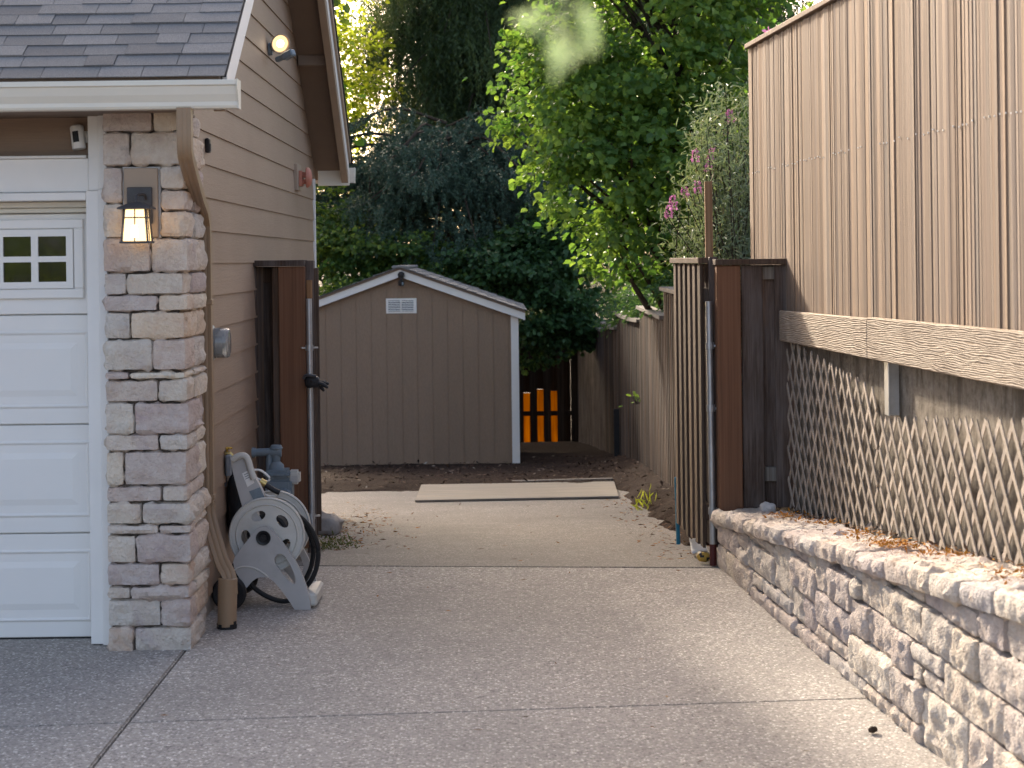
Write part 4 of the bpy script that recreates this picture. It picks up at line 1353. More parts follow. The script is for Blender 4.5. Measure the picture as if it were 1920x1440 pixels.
# black work glove over the pipe
gp = at(594, 718, YL - 0.05)
gl = thing('black_glove', 'crumpled black glove hung over the steel gate pipe', 'glove', gp)
vs, fs = rough_block(gp.x - 0.075, gp.x + 0.02, YL - 0.09, YL - 0.01, gp.z - 0.03, gp.z + 0.045, 0.012, 0.022, 17, 0.03)
MB().add(vs, fs).build('palm', M['rubber'], gl, smooth=True)
for i, (dx, dz, dy) in enumerate(((0.085, -0.012, 0.0), (0.082, -0.03, -0.02), (0.07, 0.012, 0.02), (0.055, -0.045, 0.0))):
    s0 = gp + Vector((-0.01, dy, 0.005 - i * 0.004))
    MB().tube(curve_pts([s0, s0 + Vector((dx * 0.5, 0, dz * 0.2)), s0 + Vector((dx, 0, dz))], 4), 0.013, 8, radii=[0.015, 0.016, 0.015, 0.014, 0.014, 0.013, 0.012, 0.01, 0.006]).build('finger', M['rubber'], gl, smooth=True)
MB().tube(curve_pts([gp + Vector((-0.08, -0.03, 0.03)), gp + Vector((-0.06, -0.04, 0.05)), gp + Vector((0.0, -0.04, 0.045))], 4), 0.009, 8).build('cuff_edge', M['dark_metal'], gl, smooth=True)


# ------------------------------------------------------------------ right gate, stub fence
YQ = 11.6
rf = thing('fence_stub', 'weathered dark fence panel with reddish post on the stone wall end', 'fence', at(1415, 950, YQ))
zt_ = at(1415, 497, YQ).z
zb_ = 0.33
vboard('stained_post', M['redwood'], rf, 1346, 1391, YQ, 0.13, zb_, zt_, 0.006)
vboard('fence_board', M['darkwood'], rf, 1392, 1432, YQ + 0.02, 0.02, zb_ + 0.02, zt_)
vboard('fence_board', M['darkwood'], rf, 1426, 1460, YQ + 0.075, 0.02, zb_ + 0.02, zt_)
vboard('fence_board', M['darkwood'], rf, 1454, 1492, YQ + 0.02, 0.02, zb_ + 0.02, zt_)
vboard('fence_rail', M['greywood'], rf, 1431, 1456, YQ + 0.042, 0.03, at(1440, 524, YQ).z, at(1440, 500, YQ).z)
vboard('fence_rail', M['greywood'], rf, 1431, 1456, YQ + 0.042, 0.03, at(1440, 904, YQ).z, at(1440, 877, YQ).z)
vboard('fence_cap', M['gatewood'], rf, 1344, 1492, YQ - 0.02, 0.17, zt_ + 0.002, zt_ + 0.036)

rg_ = thing('wooden_gate_leaf', 'open slatted wooden gate leaf swung back beside the reddish post', 'gate', at(1310, 1040, 12.2))
A, B = Vector((at(1331, 800, 11.82).x, 11.82, 0)), Vector((at(1276, 800, 13.05).x, 13.05, 0))
d = (B - A).normalized()
nv = Vector((-d.y, d.x, 0))
if nv.x > 0:
    nv = -nv
L = (B - A).length
nb = 6
zt2 = 1.79
for i in range(nb):
    s0 = i / nb * L
    p0, p1 = A + d * (s0 + 0.005), A + d * (s0 + 0.105)
    zlo = 0.06 + rs.uniform(-0.02, 0.03)
    MB().bar(p0 + nv * 0.04 + Vector((0, 0, (zlo + zt2) / 2)), p1 + nv * 0.04 + Vector((0, 0, (zlo + zt2) / 2)), 0.018, zt2 - zlo).build('gate_board', M['gatewood'], rg_, 0.002)
    p0, p1 = A + d * (s0 + 0.09), A + d * (s0 + 0.225)
    MB().bar(p0 - nv * 0.02 + Vector((0, 0, (zlo + zt2) / 2)), p1 - nv * 0.02 + Vector((0, 0, (zlo + zt2) / 2)), 0.018, zt2 - zlo).build('gate_board', M['darkwood'], rg_, 0.002)
for zz in (0.3, 1.6):
    MB().bar(A + nv * 0.01 + Vector((0, 0, zz)), B + nv * 0.01 + Vector((0, 0, zz)), 0.036, 0.085).build('gate_rail', M['gatewood'], rg_, 0.003)
MB().bar(A + d * -0.01 + Vector((0, 0, zt2 + 0.02)), B + Vector((0, 0, zt2 + 0.02)), 0.12, 0.035).build('gate_cap', M['gatewood'], rg_, 0.003)
MB().bar(A - d * 0.03 - nv * 0.025 + Vector((0, 0, 0.1)), A - d * 0.03 - nv * 0.025 + Vector((0, 0, 1.83)), 0.06, 0.05, up=(1, 0, 0)).build('gate_stile', M['darkwood'], rg_, 0.003)
pt, pbm = at(1329, 565, 11.72), at(1337, 1020, 11.72)
MB().tube([pt, pbm], 0.0195, 14).build('gate_pipe', M['steel'], rg_, smooth=True)
MB().tube([pbm, Vector((pbm.x, pbm.y, 0.0))], 0.022, 14).build('pipe_foot', M['rust_red'], rg_, smooth=True)
for py, xx in ((648, 1331), (765, 1333), (958, 1336)):
    c = at(xx, py, 11.72)
    b = MB().tube([c - Vector((0, 0, 0.02)), c + Vector((0, 0, 0.02))], 0.026, 14)
    b.tube([c, c + Vector((0.06, -0.01, -0.004))], 0.008, 8)
    b.build('clamp', M['steel'], rg_)

st = at(1330, 400, 13.3)
MB().bar((st.x, 13.3, gz(13.3)), (st.x - 0.005, 13.3, at(1330, 340, 13.3).z), 0.05, 0.045, up=(0, 1, 0)).build('garden_stake', M['stake'], None, 0.003)
tag(bpy.data.objects['garden_stake'], 'orange-brown wooden stake standing up behind the open slatted gate', 'stake')

p = at(1272, 940, 13.1)
s = thing('teal_pole', 'teal plastic pole leaning against the slatted gate leaf', 'pole', (p.x, 13.2, gz(13.2)))
MB().tube([(p.x, 13.14, 0.01 + gz(13.2)), (p.x - 0.008, 13.16, at(1277, 895, 13.2).z)], 0.014, 12, radii=[0.014, 0.012]).build('pole_shaft', M['teal'], s, smooth=True)
MB().lathe((p.x - 0.008, 13.16, at(1277, 895, 13.2).z), (0, 0, 1), [(0.012, 0.0), (0.011, 0.006), (0.0, 0.01)], 12).build('end_knob', M['teal'], s, smooth=True)
p = at(1346, 900, 12.0)
s = thing('blue_tub', 'blue plastic tub glimpsed between gate pipe and reddish post', 'tub', (p.x + 0.06, 12.05, at(1346, 925, 12).z - 0.3))
MB().lathe((p.x + 0.075, 12.06, p.z - 0.52), (0, 0, 1), [(0.0, 0.0), (0.07, 0.0), (0.08, 0.58), (0.086, 0.58), (0.086, 0.6), (0.074, 0.6), (0.072, 0.5)], 24).build('tub_body', M['blue'], s, smooth=True)
MB().lathe((p.x + 0.075, 12.06, p.z - 0.14), (0, 0, 1), [(0.0795, 0.0), (0.0805, 0.05)], 24).build('tub_label', M['paper'], s, smooth=True)

p = at(1303, 1020, 12.6)
b = MB()
nx, ny = 8, 5
pp = at(1303, 1018, 12.6)
vs = []
for j in range(ny):
    for i in range(nx):
        x, y = i / (nx - 1) * 0.1 - 0.05, j / (ny - 1) * 0.32
        vs.append((pp.x + x + y * 0.05, 12.3 + y, 0.012 + 0.03 * abs(noise.noise(Vector((x * 30, y * 12, 2)))) + 0.12 * y - 0.03))
b.add(vs, [(j * nx + i, j * nx + i + 1, (j + 1) * nx + i + 1, (j + 1) * nx + i) for j in range(ny - 1) for i in range(nx - 1)])
o = b.build('paper_scrap', M['paper'], None, smooth=True)
so = o.modifiers.new('thickness', 'SOLIDIFY')
so.thickness = 0.003
tag(o, 'crumpled white paper scrap under the slatted gate leaf', 'paper')
pp = at(1321, 1042, 11.9)
vs, fs = rough_block(pp.x - 0.05, pp.x + 0.03, 11.82, 11.92, 0.003, 0.06, 0.014, 0.02, 33, 0.025)
o = MB().add(vs, fs).build('yellow_rag', [M['yellow'], M['rubber']], None, smooth=True)
for pl in o.data.polygons:
    pl.material_index = 1 if noise.noise(pl.center * 25) > -0.05 else 0
tag(o, 'yellow and black rag wedged at the foot of the gate pipe', 'rag')

# ------------------------------------------------------------------ far side fence (stepped)
FP = [(1.52, 13.3), (1.60, 18.0), (1.70, 23.6), (1.52, 31.6), (1.40, 34.0)]


def fx(y):
    for (x0, y0), (x1, y1) in zip(FP, FP[1:]):
        if y <= y1:
            return x0 + (x1 - x0) * (y - y0) / (y1 - y0)
    return FP[-1][0]


sf = thing('stepped_fence', 'brown slatted fence stepping down along the mulch bed', 'fence', (1.65, 24, gz(24)))
steps = [(13.35, 16.1, 1.62), (16.1, 18.9, 1.53), (18.9, 23.1, 1.25), (23.1, 26.6, 1.09), (26.6, 29.0, 0.88), (29.0, 31.8, 0.765), (31.8, 34.0, 0.49)]
for i, (ya, yb, zt3) in enumerate(steps):
    pm = MB()
    pm.bar((fx(ya) + 0.035, ya, zt3 - 0.25), (fx(yb) + 0.035, yb, zt3 - 0.25), 0.035, 0.09)
    pm.bar((fx(ya) + 0.035, ya, gz(ya) + 0.3), (fx(yb) + 0.035, yb, gz(yb) + 0.3), 0.035, 0.09)
    pan = pm.build('fence_panel', M['fencewood'], sf)
    y = ya
    j = 0
    while y < yb - 0.05:
        w = 0.135
        xo = -0.012 if j % 2 == 0 else 0.065
        ov = 0.115 if j % 2 == 0 else 0.15
        x0, x1 = fx(y), fx(y + ov)
        zl = gz(y) + rs.uniform(0.02, 0.09) - (0.08 if y > 26 else 0)
        zh_ = zt3 - 0.02 - rs.uniform(0, 0.015)
        b = MB().bar((x0 + xo, y, (zl + zh_) / 2), (x1 + xo, y + ov, (zl + zh_) / 2), 0.018, zh_ - zl)
        mt = M['darkwood'] if (i >= 5 or j % 2) else M['fencewood']
        b.build('fence_board', mt, pan)
        y += 0.118
        j += 1
    sag = 0.05 if i in (3, 4) else 0.0
    b = MB()
    pts = [(fx(ya + (yb - ya) * t) + 0.02, ya + (yb - ya) * t, zt3 + 0.005 - sag * math.sin(math.pi * t) * 0.5) for t in (0, 0.25, 0.5, 0.75, 1)]
    b.sweep(pts, [(-0.08, -0.018), (0.08, -0.018), (0.08, 0.018), (-0.08, 0.018)])
    b.build('fence_cap', M['greywood'], pan)
    MB().bar((fx(yb) + 0.03, yb, gz(yb) - 0.05), (fx(yb) + 0.03, yb, zt3 + 0.0), 0.085, 0.085, up=(0, 1, 0)).build('post', M['darkwood'], pan)
MB().bar((fx(26.5) - 0.05, 26.4, gz(26.4)), (fx(26.5) - 0.05, 26.4, gz(26.4) + 0.75), 0.07, 0.03, up=(0, 1, 0)).build('short_stake', M['rubber'], sf)

# back fence; orange slats carry the look of sunlit rear boards
bf = thing('back_fence', 'dark board fence with glowing orange gaps beyond the shed', 'fence', (0.4, 34.1, gz(34)))
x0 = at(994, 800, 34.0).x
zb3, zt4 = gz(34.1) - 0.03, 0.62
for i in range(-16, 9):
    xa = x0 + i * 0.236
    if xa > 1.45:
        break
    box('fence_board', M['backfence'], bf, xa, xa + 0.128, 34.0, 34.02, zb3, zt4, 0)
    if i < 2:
        ob = box('sunglow_slat', M['orange'], bf, xa + 0.12, xa + 0.245, 34.1, 34.106, zb3, -0.42 - 0.03 * ((i * 7) % 3), 0)
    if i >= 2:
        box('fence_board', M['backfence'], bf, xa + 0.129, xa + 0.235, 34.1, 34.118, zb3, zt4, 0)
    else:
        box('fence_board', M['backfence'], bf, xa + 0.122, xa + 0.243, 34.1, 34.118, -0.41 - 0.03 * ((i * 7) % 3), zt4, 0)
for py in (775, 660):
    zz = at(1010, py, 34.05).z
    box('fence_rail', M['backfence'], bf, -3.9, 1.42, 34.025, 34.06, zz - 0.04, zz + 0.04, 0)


# ------------------------------------------------------------------ shed
YS = 25.9
xr, xp = at(972, 740, YS).x, at(750, 520, YS).x
hw = xr - xp
xl = xp - hw
ze = at(965, 588, YS).z
zp = at(750, 512, YS).z
zs = at(780, 884, YS).z
shed = thing('garden_shed', 'brown gabled garden shed with white trim at the end of the drive', 'shed', (xp, YS + 1.8, zs))
SL = (zp - ze) / hw


def sz_(x):
    return zp - abs(x - xp) * SL


dep = 3.4
b = MB()
pr = [(xl + 0.01, zs - 0.3), (xr - 0.01, zs - 0.3), (xr - 0.01, ze), (xp, zp), (xl + 0.01, ze)]
vs = [(x, YS + 0.008, z) for x, z in pr] + [(x, YS + dep, z) for x, z in pr]
b.add(vs, [(0, 1, 2, 3, 4), (9, 8, 7, 6, 5)] + [(i, (i + 1) % 5, 5 + (i + 1) % 5, 5 + i) for i in range(5)])
sw = b.build('front_wall', M['shed'], shed)
wstrip = 0.2
nstr = int(2 * hw / wstrip) + 2
offx = at(755, 700, YS).x
zj = at(750, 539, YS).z
for i in range(-10, 10):
    xa, xb = offx + i * wstrip, offx + (i + 1) * wstrip - 0.0055
    xa, xb = max(xa, xl), min(xb, xr - 0.09)
    if xb - xa < 0.02:
        continue
    for lo, hi in ((zs, min(zj - 0.003, 9)), (zj + 0.003, 9)):
        ta, tb = min(hi, sz_(xa)), min(hi, sz_(xb))
        if ta - lo < 0.01 and tb - lo < 0.01:
            continue
        ta, tb = max(ta, lo + 0.001), max(tb, lo + 0.001)
        q8 = [(xa, YS, lo), (xb, YS, lo), (xb, YS + 0.0075, lo), (xa, YS + 0.0075, lo), (xa, YS, ta), (xb, YS, tb), (xb, YS + 0.0075, tb), (xa, YS + 0.0075, ta)]
        MB().hexa(q8).build('siding_panel', M['shed'], sw)
box('corner_trim', M['white_trim'], shed, xr - 0.088, xr + 0.012, YS - 0.012, YS + 0.1, zs - 0.02, ze + 0.01, 0.003)
box('corner_trim', M['white_trim'], shed, xl - 0.012, xl + 0.088, YS - 0.012, YS + 0.1, zs - 0.02, ze + 0.01, 0.003)
box('foundation', M['foundation'], shed, xl, xr - 0.02, YS + 0.015, YS + dep - 0.02, zs - 0.35, zs - 0.008, 0)
ov = 0.1
for sgn in (-1, 1):
    xe = xp + sgn * (hw + ov)
    def pz(x, t):
        return zp + 0.075 - abs(x - xp) * SL - t
    sr = MB()
    q8 = []
    for t in (0.03, 0.0):
        q8 += [(xp, YS - 0.1, pz(xp, t)), (xe, YS - 0.1, pz(xe, t)), (xe, YS + dep + 0.1, pz(xe, t)), (xp, YS + dep + 0.1, pz(xp, t))]
    sro = sr.hexa(q8).build('roof', M['soffit'], shed)
    f8 = []
    for t in (0.125, 0.031):
        f8 += [(xp, YS - 0.085, pz(xp, t)), (xe, YS - 0.085, pz(xe, t)), (xe, YS - 0.06, pz(xe, t)), (xp, YS - 0.06, pz(xp, t))]
    MB().hexa(f8).build('fascia', M['white_trim'], sro)
    box('eave_fascia', M['white_trim'], sro, min(xe, xe - sgn * 0.022), max(xe, xe - sgn * 0.022), YS - 0.0595, YS + dep, pz(xe, 0.125), pz(xe, 0.033), 0)
    # shingle courses, lowest first
    nco = 13
    for c in range(nco):
        d0, d1 = (hw + ov + 0.025) - c * 0.131, (hw + ov + 0.025) - c * 0.131 - 0.16
        d1 = max(d1, -0.0)
        y = YS - 0.125
        row = MB()
        while y < YS + dep + 0.1:
            w = rs.uniform(0.25, 0.4)
            th = rs.choice((0.006, 0.007, 0.011))
            xa, xb = xp + sgn * d0, xp + sgn * d1
            q8 = []
            for h0, h1 in ((0.012, 0.001), (0.012 + th, 0.001 + th)):
                q8 += [(xa, y, pz(xa, 0) + h0), (xb, y, pz(xb, 0) + h1), (xb, y + w - 0.003, pz(xb, 0) + h1), (xa, y + w - 0.003, pz(xa, 0) + h0)]
            MB().hexa(q8).build('shingle', M['shingle'], sro)
            y += w
box('ridge_cap', M['shingle'], shed, xp - 0.1, xp + 0.1, YS - 0.12, YS + dep + 0.1, zp + 0.06, zp + 0.098, 0.01)
# louvred vent
v0, v1 = at(724, 588, YS), at(781, 559, YS)
vt = box('gable_vent', M['white_trim'], shed, v0.x, v1.x, YS - 0.01, YS - 0.0005, v0.z, v1.z, 0.003)
for h in (0, 1):
    xa = v0.x + 0.03 + h * (v1.x - v0.x - 0.05) / 2
    xb = xa + (v1.x - v0.x) / 2 - 0.045
    for i in range(6):
        zz = v0.z + 0.034 + i * (v1.z - v0.z - 0.06) / 6
        MB().hexa([(xa, YS - 0.022, zz), (xb, YS - 0.022, zz), (xb, YS - 0.0105, zz + 0.01), (xa, YS - 0.0105, zz + 0.01), (xa, YS - 0.022, zz + 0.003), (xb, YS - 0.022, zz + 0.003), (xb, YS - 0.0105, zz + 0.013), (xa, YS - 0.0105, zz + 0.013)]).build('louvre', M['white_trim'], vt)
    box('vent_shade', M['dark_metal'], vt, xa, xb, YS - 0.0105, YS - 0.0101, v0.z + 0.028, v1.z - 0.028, 0)  # dark sheet painting in the shade between the louvres
# camera light under the peak
p = at(752, 522, YS - 0.15)
s = thing('shed_camera', 'small black camera light under the white shed gable peak', 'camera', p)
MB().lathe((p.x, YS - 0.09, p.z + 0.045), (0, -1, 0), [(0.0, 0.0), (0.045, 0.0), (0.045, 0.03), (0.03, 0.05), (0.0, 0.055)], 20).build('camera_dome', M['black'], s, smooth=True)
box('camera_neck', M['black'], s, p.x - 0.018, p.x + 0.018, YS - 0.14, YS - 0.09, p.z - 0.05, p.z + 0.03, 0.004)
MB().lathe((p.x, YS - 0.13, p.z - 0.1), (0, 0, 1), [(0.0, 0.0), (0.034, 0.002), (0.038, 0.02), (0.038, 0.07), (0.0, 0.08)], 20).build('camera_body', M['black'], s, smooth=True)
box('lens_glass', M['gas_grey'], s, p.x + 0.01, p.x + 0.03, YS - 0.171, YS - 0.166, p.z - 0.09, p.z - 0.05, 0.002)

# plywood on the drive
c4 = [at(777, 938, 18.5), at(1160, 930, 18.6), at(1135, 909, 20.7), at(790, 917, 20.7)]
ya_, yb_ = 18.35, 20.75
q8 = []
for h in (0.004, 0.024):
    for (px, yy) in ((778, ya_), (1160, ya_ + 0.25), (1152, yb_), (790, yb_ - 0.2)):
        xx = at(px, 925, yy).x
        q8.append((xx, yy, gz(yy) + h + (0.035 if yy > 20 else 0.0)))
o = MB().hexa(q8).build('plywood_sheet', M['ply'], None, 0.003)
tag(o, 'grey weathered plywood sheet lying on the concrete before the shed', 'plywood')
o = MB().bar((at(960, 912, 20.95).x, 20.95, gz(20.9) + 0.05), (at(1150, 908, 20.9).x, 21.0, gz(20.9) + 0.06), 0.09, 0.03).build('loose_plank', M['greywood'], None, 0.003)
tag(o, 'thin grey plank lying behind the plywood sheet', 'plank')
c = at(604, 985, 14.6)
vs, fs = rough_block(c.x - 0.1, c.x + 0.13, 14.4, 14.75, gz(14.6) - 0.04, gz(14.6) + 0.14, 0.03, 0.04, 71, 0.07)
o = MB().add(vs, fs).build('grey_rock', M['base_concrete'], None, smooth=True)
tag(o, 'rough grey rock on the ground behind the gate pipe', 'rock')


# ------------------------------------------------------------------ low stone wall
sw_ = thing('stone_retaining_wall', 'low split-stone retaining wall along the drive', 'stone wall', (1.5, 8.6, 0))
WY0, WY1 = 11.68, 4.9
WL = WY0 - WY1
ang = math.atan2(wall_x(WY1) - wall_x(WY0), WL)
# wall frame: local x = outwards from the drive, local y = towards the camera
ex = Vector((math.cos(ang), math.sin(ang) * 1.0, 0))
WMX = Matrix.Translation((wall_x(WY0), WY0, 0)) @ Matrix(((math.cos(ang), math.sin(ang), 0, 0), (math.sin(ang), -math.cos(ang), 0, 0), (0, 0, 1, 0), (0, 0, 0, 1)))
WMX = Matrix(((math.cos(ang), math.sin(ang), 0, wall_x(WY0)), (math.sin(ang), -math.cos(ang), 0, WY0), (0, 0, 1, 0), (0, 0, 0, 1)))
LWALL = math.hypot(WL, wall_x(WY1) - wall_x(WY0))


def wall_top(s):                       # height of the cap along the wall
    return 0.335 + (0.735 - 0.335) * min(s / 5.3, 1.25)


def place(vs):
    return [WMX @ Vector(p) for p in vs]


def mirror_faces(fs):
    return [tuple(reversed(f)) for f in fs]


mcore = MB()
vs = []
for s in (0.05, LWALL):
    vs += [(0.055, s, -0.05), (0.34, s, -0.05), (0.34, s, wall_top(s) - 0.07), (0.075, s, wall_top(s) - 0.07)]
mcore.add(place(vs), [(0, 1, 2, 3), (7, 6, 5, 4), (0, 4, 5, 1), (1, 5, 6, 2), (2, 6, 7, 3), (3, 7, 4, 0)])
mcore.build('mortar_core', M['mortar'], sw_)


def wstone(name, mat, x0, x1, s0, s1, z0, z1, amp, seed, rnd=0.025, cell=0.028, shear=0.0):
    vs, fs = rough_block(x0, x1, s0, s1, z0, z1, cell, amp, seed, rnd)
    vs = place([(p[0], p[1], p[2] + shear * (p[1] - s0)) for p in vs])
    me = bpy.data.meshes.new(name)
    me.from_pydata(vs, [], mirror_faces(fs))
    for p in me.polygons:
        p.use_smooth = True
    try:
        me.set_sharp_from_angle(angle=R(36))
    except Exception:
        pass
    return mesh_obj(name, me, mat, sw_)


CU, CS = 0.076, 0.135
ncol = int(LWALL / CS)
grid = {}
rw = random.Random(21)
seed = 500
CAPH = 0.085


def rows_at(cidx):
    return int((wall_top((cidx + 0.5) * CS) - CAPH + 0.02) / CU + 0.5)


for cidx in range(ncol):
    for r in range(rows_at(cidx)):
        if (cidx, r) in grid:
            continue
        for _try in range(8):
            w = rw.choice((2, 2, 3, 3, 4, 5, 1)) if _try < 6 else 1
            h = rw.choice((1, 2, 2, 2, 3)) if _try < 6 else 1
            if w == 1 and h == 1 and _try < 4:
                continue
            if all((cidx + i, r + j) not in grid and r + j < rows_at(cidx + i) and cidx + i < ncol for i in range(w) for j in range(h)):
                break
        else:
            w = h = 1
        for i in range(w):
            for j in range(h):
                grid[(cidx + i, r + j)] = 1
        s0, s1 = cidx * CS, (cidx + w) * CS
        z0, z1 = r * CU - 0.01, (r + h) * CU - 0.01
        topr = rows_at(cidx + w // 2)
        if r + h >= topr:
            z1 = wall_top((s0 + s1) / 2) - CAPH + 0.005
        pr = rw.uniform(-0.018, 0.014) + 0.012 * (z0 / 0.6)
        wstone('stone', M['wallstone'], pr, 0.16, s0 + 0.004, s1 - 0.004, z0 + 0.0035, z1 - 0.0035, 0.019, seed, 0.017, 0.024)
        seed += 1
s = 0.0
slope = (0.735 - 0.335) / 5.3
while s < LWALL:
    w = rw.uniform(0.24, 0.46)
    zc = wall_top(s)
    wstone('cap_stone', M['capstone'], -0.028 + rw.uniform(-0.01, 0.012), 0.34 + rw.uniform(-0.03, 0.03), s + 0.002, s + w - 0.002, zc - CAPH, zc + rw.uniform(-0.006, 0.008), 0.02, seed, 0.022, 0.028, slope)
    seed += 1
    s += w

# planter soil between wall and fence
vs, n1, n2 = [], 40, 8
for j in range(n1):
    s = j / (n1 - 1) * LWALL
    for i in range(n2):
        x = 0.3 + i / (n2 - 1) * 0.42
        p = WMX @ Vector((x, s, 0))
        vs.append((p.x, p.y, wall_top(s) - 0.03 + 0.03 * (i / (n2 - 1)) + 0.02 * noise.noise(Vector((x * 9, s * 9, 0)))))
o = MB().add(vs, [(j * n2 + i, j * n2 + i + 1, (j + 1) * n2 + i + 1, (j + 1) * n2 + i) for j in range(n1 - 1) for i in range(n2 - 1)]).build('planter_soil', M['soil'], None, smooth=True)
o["kind"] = "structure"

# ------------------------------------------------------------------ retaining wall, lattice, tall fence
YT0, YT1 = 12.66, 4.6


def fpt(y, out, z):
    """a point near the tall fence line; out > 0 is towards the neighbour"""
    return Vector((fence_x(y) + out, y, z))


b = MB()
b.hexa([fpt(11.56, 0.03, -0.1), fpt(YT1, 0.03, -0.1), fpt(YT1, 0.35, -0.1), fpt(11.56, 0.35, -0.1), fpt(11.56, 0.03, 1.485), fpt(YT1, 0.03, 1.485), fpt(YT1, 0.35, 1.485), fpt(11.56, 0.35, 1.485)])
o = b.build('retaining_wall', M['retaining'])
tag(o, 'stained concrete retaining wall behind the wooden lattice', 'retaining wall')
b = MB()
b.hexa([(fence_x(13) + 0.12, 13.2, -0.5), (fence_x(YT1) + 0.36, 1.0, -0.5), (30, 1.0, -0.5), (30, 13.2, -0.5), (fence_x(13) + 0.12, 13.2, 1.46), (fence_x(YT1) + 0.36, 1.0, 1.46), (30, 1.0, 1.46), (30, 13.2, 1.46)])
o = b.build('raised_ground', M['earth'])
o["kind"] = "structure"

tf = thing('tall_board_fence', 'tall sun-bleached cedar board fence above the retaining wall', 'fence', fpt(8.6, 0, 1.5))
y = YT0
rb_ = random.Random(5)
j = 0
while y > YT1:
    w = rb_.choice((0.028, 0.034, 0.04, 0.048, 0.06))
    o_ = rb_.uniform(-0.002, 0.004)
    tw = rb_.uniform(-0.002, 0.002)
    y1 = y - w
    zb, zt5 = 1.49, 3.155 + rb_.uniform(-0.008, 0.008)
    ga = 0.0007
    p8 = []
    for z in (zb, zt5):
        p8 += [fpt(y - ga, o_ - tw, z), fpt(y1 + ga, o_ + tw, z), fpt(y1 + ga, o_ + 0.02, z), fpt(y - ga, o_ + 0.02, z)]
    MB().hexa(p8).build('fence_board', M['cedar'], tf)
    y = y1
    j += 1
MB().bar(fpt(YT0 + 0.01, 0.02, 3.178), fpt(YT1, 0.02, 3.178), 0.085, 0.03).build('fence_cap', M['cedar'], tf, 0.003)
MB().bar(fpt(YT0, 0.05, 2.37), fpt(YT1, 0.05, 2.37), 0.04, 0.09).build('fence_rail', M['cedar'], tf)
MB().bar(fpt(YT0, 0.05, 1.7), fpt(YT1, 0.05, 1.7), 0.04, 0.09).build('fence_rail', M['cedar'], tf)
nails = MB()
y = YT0 - 0.05
while y > YT1:
    c = fpt(y, -0.006, 2.365 + rb_.uniform(-0.008, 0.008))
    if rb_.random() < 0.7:
        nails.box(c.x + 0.002, c.x + 0.006, c.y - 0.0035, c.y + 0.0035, c.z - 0.0035, c.z + 0.0035)
    y -= rb_.uniform(0.05, 0.09)
o = nails.build('nail_heads', M['paper'], tf)
o["kind"] = "stuff"
# skirt boards
ysp = 9.55
for ya, yb, z0, z1 in ((11.57, ysp, 1.335, 1.512), (ysp - 0.004, 6.9, 1.33, 1.53), (6.896, YT1, 1.32, 1.52)):
    p8 = []
    for za, zb in ((z0, z0 - 0.005), (z1, z1 + 0.012)):
        p8 += [fpt(ya, -0.05, za), fpt(yb, -0.05, zb), fpt(yb, -0.01, zb), fpt(ya, -0.01, za)]
    MB().hexa(p8).build('skirt_board', M['skirt'], tf, 0.005)
c = fpt(9.28, -0.008, 1.0)
b = MB().box(c.x - 0.02, c.x - 0.013, c.y - 0.05, c.y + 0.05, 1.075, 1.34).box(c.x - 0.013, c.x + 0.05, c.y - 0.006, c.y + 0.006, 1.075, 1.34).box(c.x + 0.05, c.x + 0.057, c.y - 0.05, c.y + 0.05, 1.075, 1.34)
b.build('steel_post', M['steel'], tf, 0.002)


def lattice(label, ya, yb, ztop, seed):
    rl = random.Random(seed)
    t = thing('lattice_panel', label, 'lattice', fpt((ya + yb) / 2, 0, 0.5), 'lattice panels')
    def soil(y):
        return wall_top((WY0 - y)) + 0.0
    sp = 0.155
    for layer, sg in ((0, 1), (1, -1)):
        s = -1.2
        while s < (ya - yb) + 1.2:
            pts = []
            bowa = rl.uniform(-0.006, 0.006) + (0.022 if sg > 0 else 0)
            bowo = rl.uniform(0.0, 0.005)
            brk = rl.uniform(0.72, 1.0) if rl.random() < 0.06 else 1.1
            for i in range(90):
                u = i / 89 * 1.25
                # sg>0: going down moves towards the camera
                yy = ya - s + ((1.25 - u) * 0.82 - 0.5 if sg < 0 else u * 0.82 - 0.5) * 1.0
                yy += bowa * math.sin(math.pi * u / 1.25) * 1.6
                zz = 0.3 + u
                if yy > ya - 0.01 or yy < yb + 0.01:
                    continue
                if zz < soil(yy) - 0.05 or zz > ztop(yy):
                    continue
                if (zz - soil(yy)) > brk * (ztop(yy) - soil(yy)):
                    continue
                pts.append(fpt(yy, (-0.024 if layer == 0 else -0.0185) - bowo * math.sin(math.pi * u / 1.25), zz))
            s += sp
            if len(pts) < 6:
                continue
            pts = pts[:-1:8] + [pts[-1]]
            b = MB()
            b.sweep(pts, [(-0.0165, -0.0022), (0.0165, -0.0022), (0.0165, 0.0022), (-0.0165, 0.0022)], up=(-1, 0, 0))
            b.build('slat', M['lattice'], t)


lattice('tall sagging wooden lattice panel next to the dark fence stub', 11.5, 9.46, lambda y: 1.35 - 0.08 * (11.5 - y), 3)
lattice('lower wooden lattice panel beneath the skirt board joint', 9.44, 4.8, lambda y: 1.06 + 0.075 * (9.4 - y), 8)

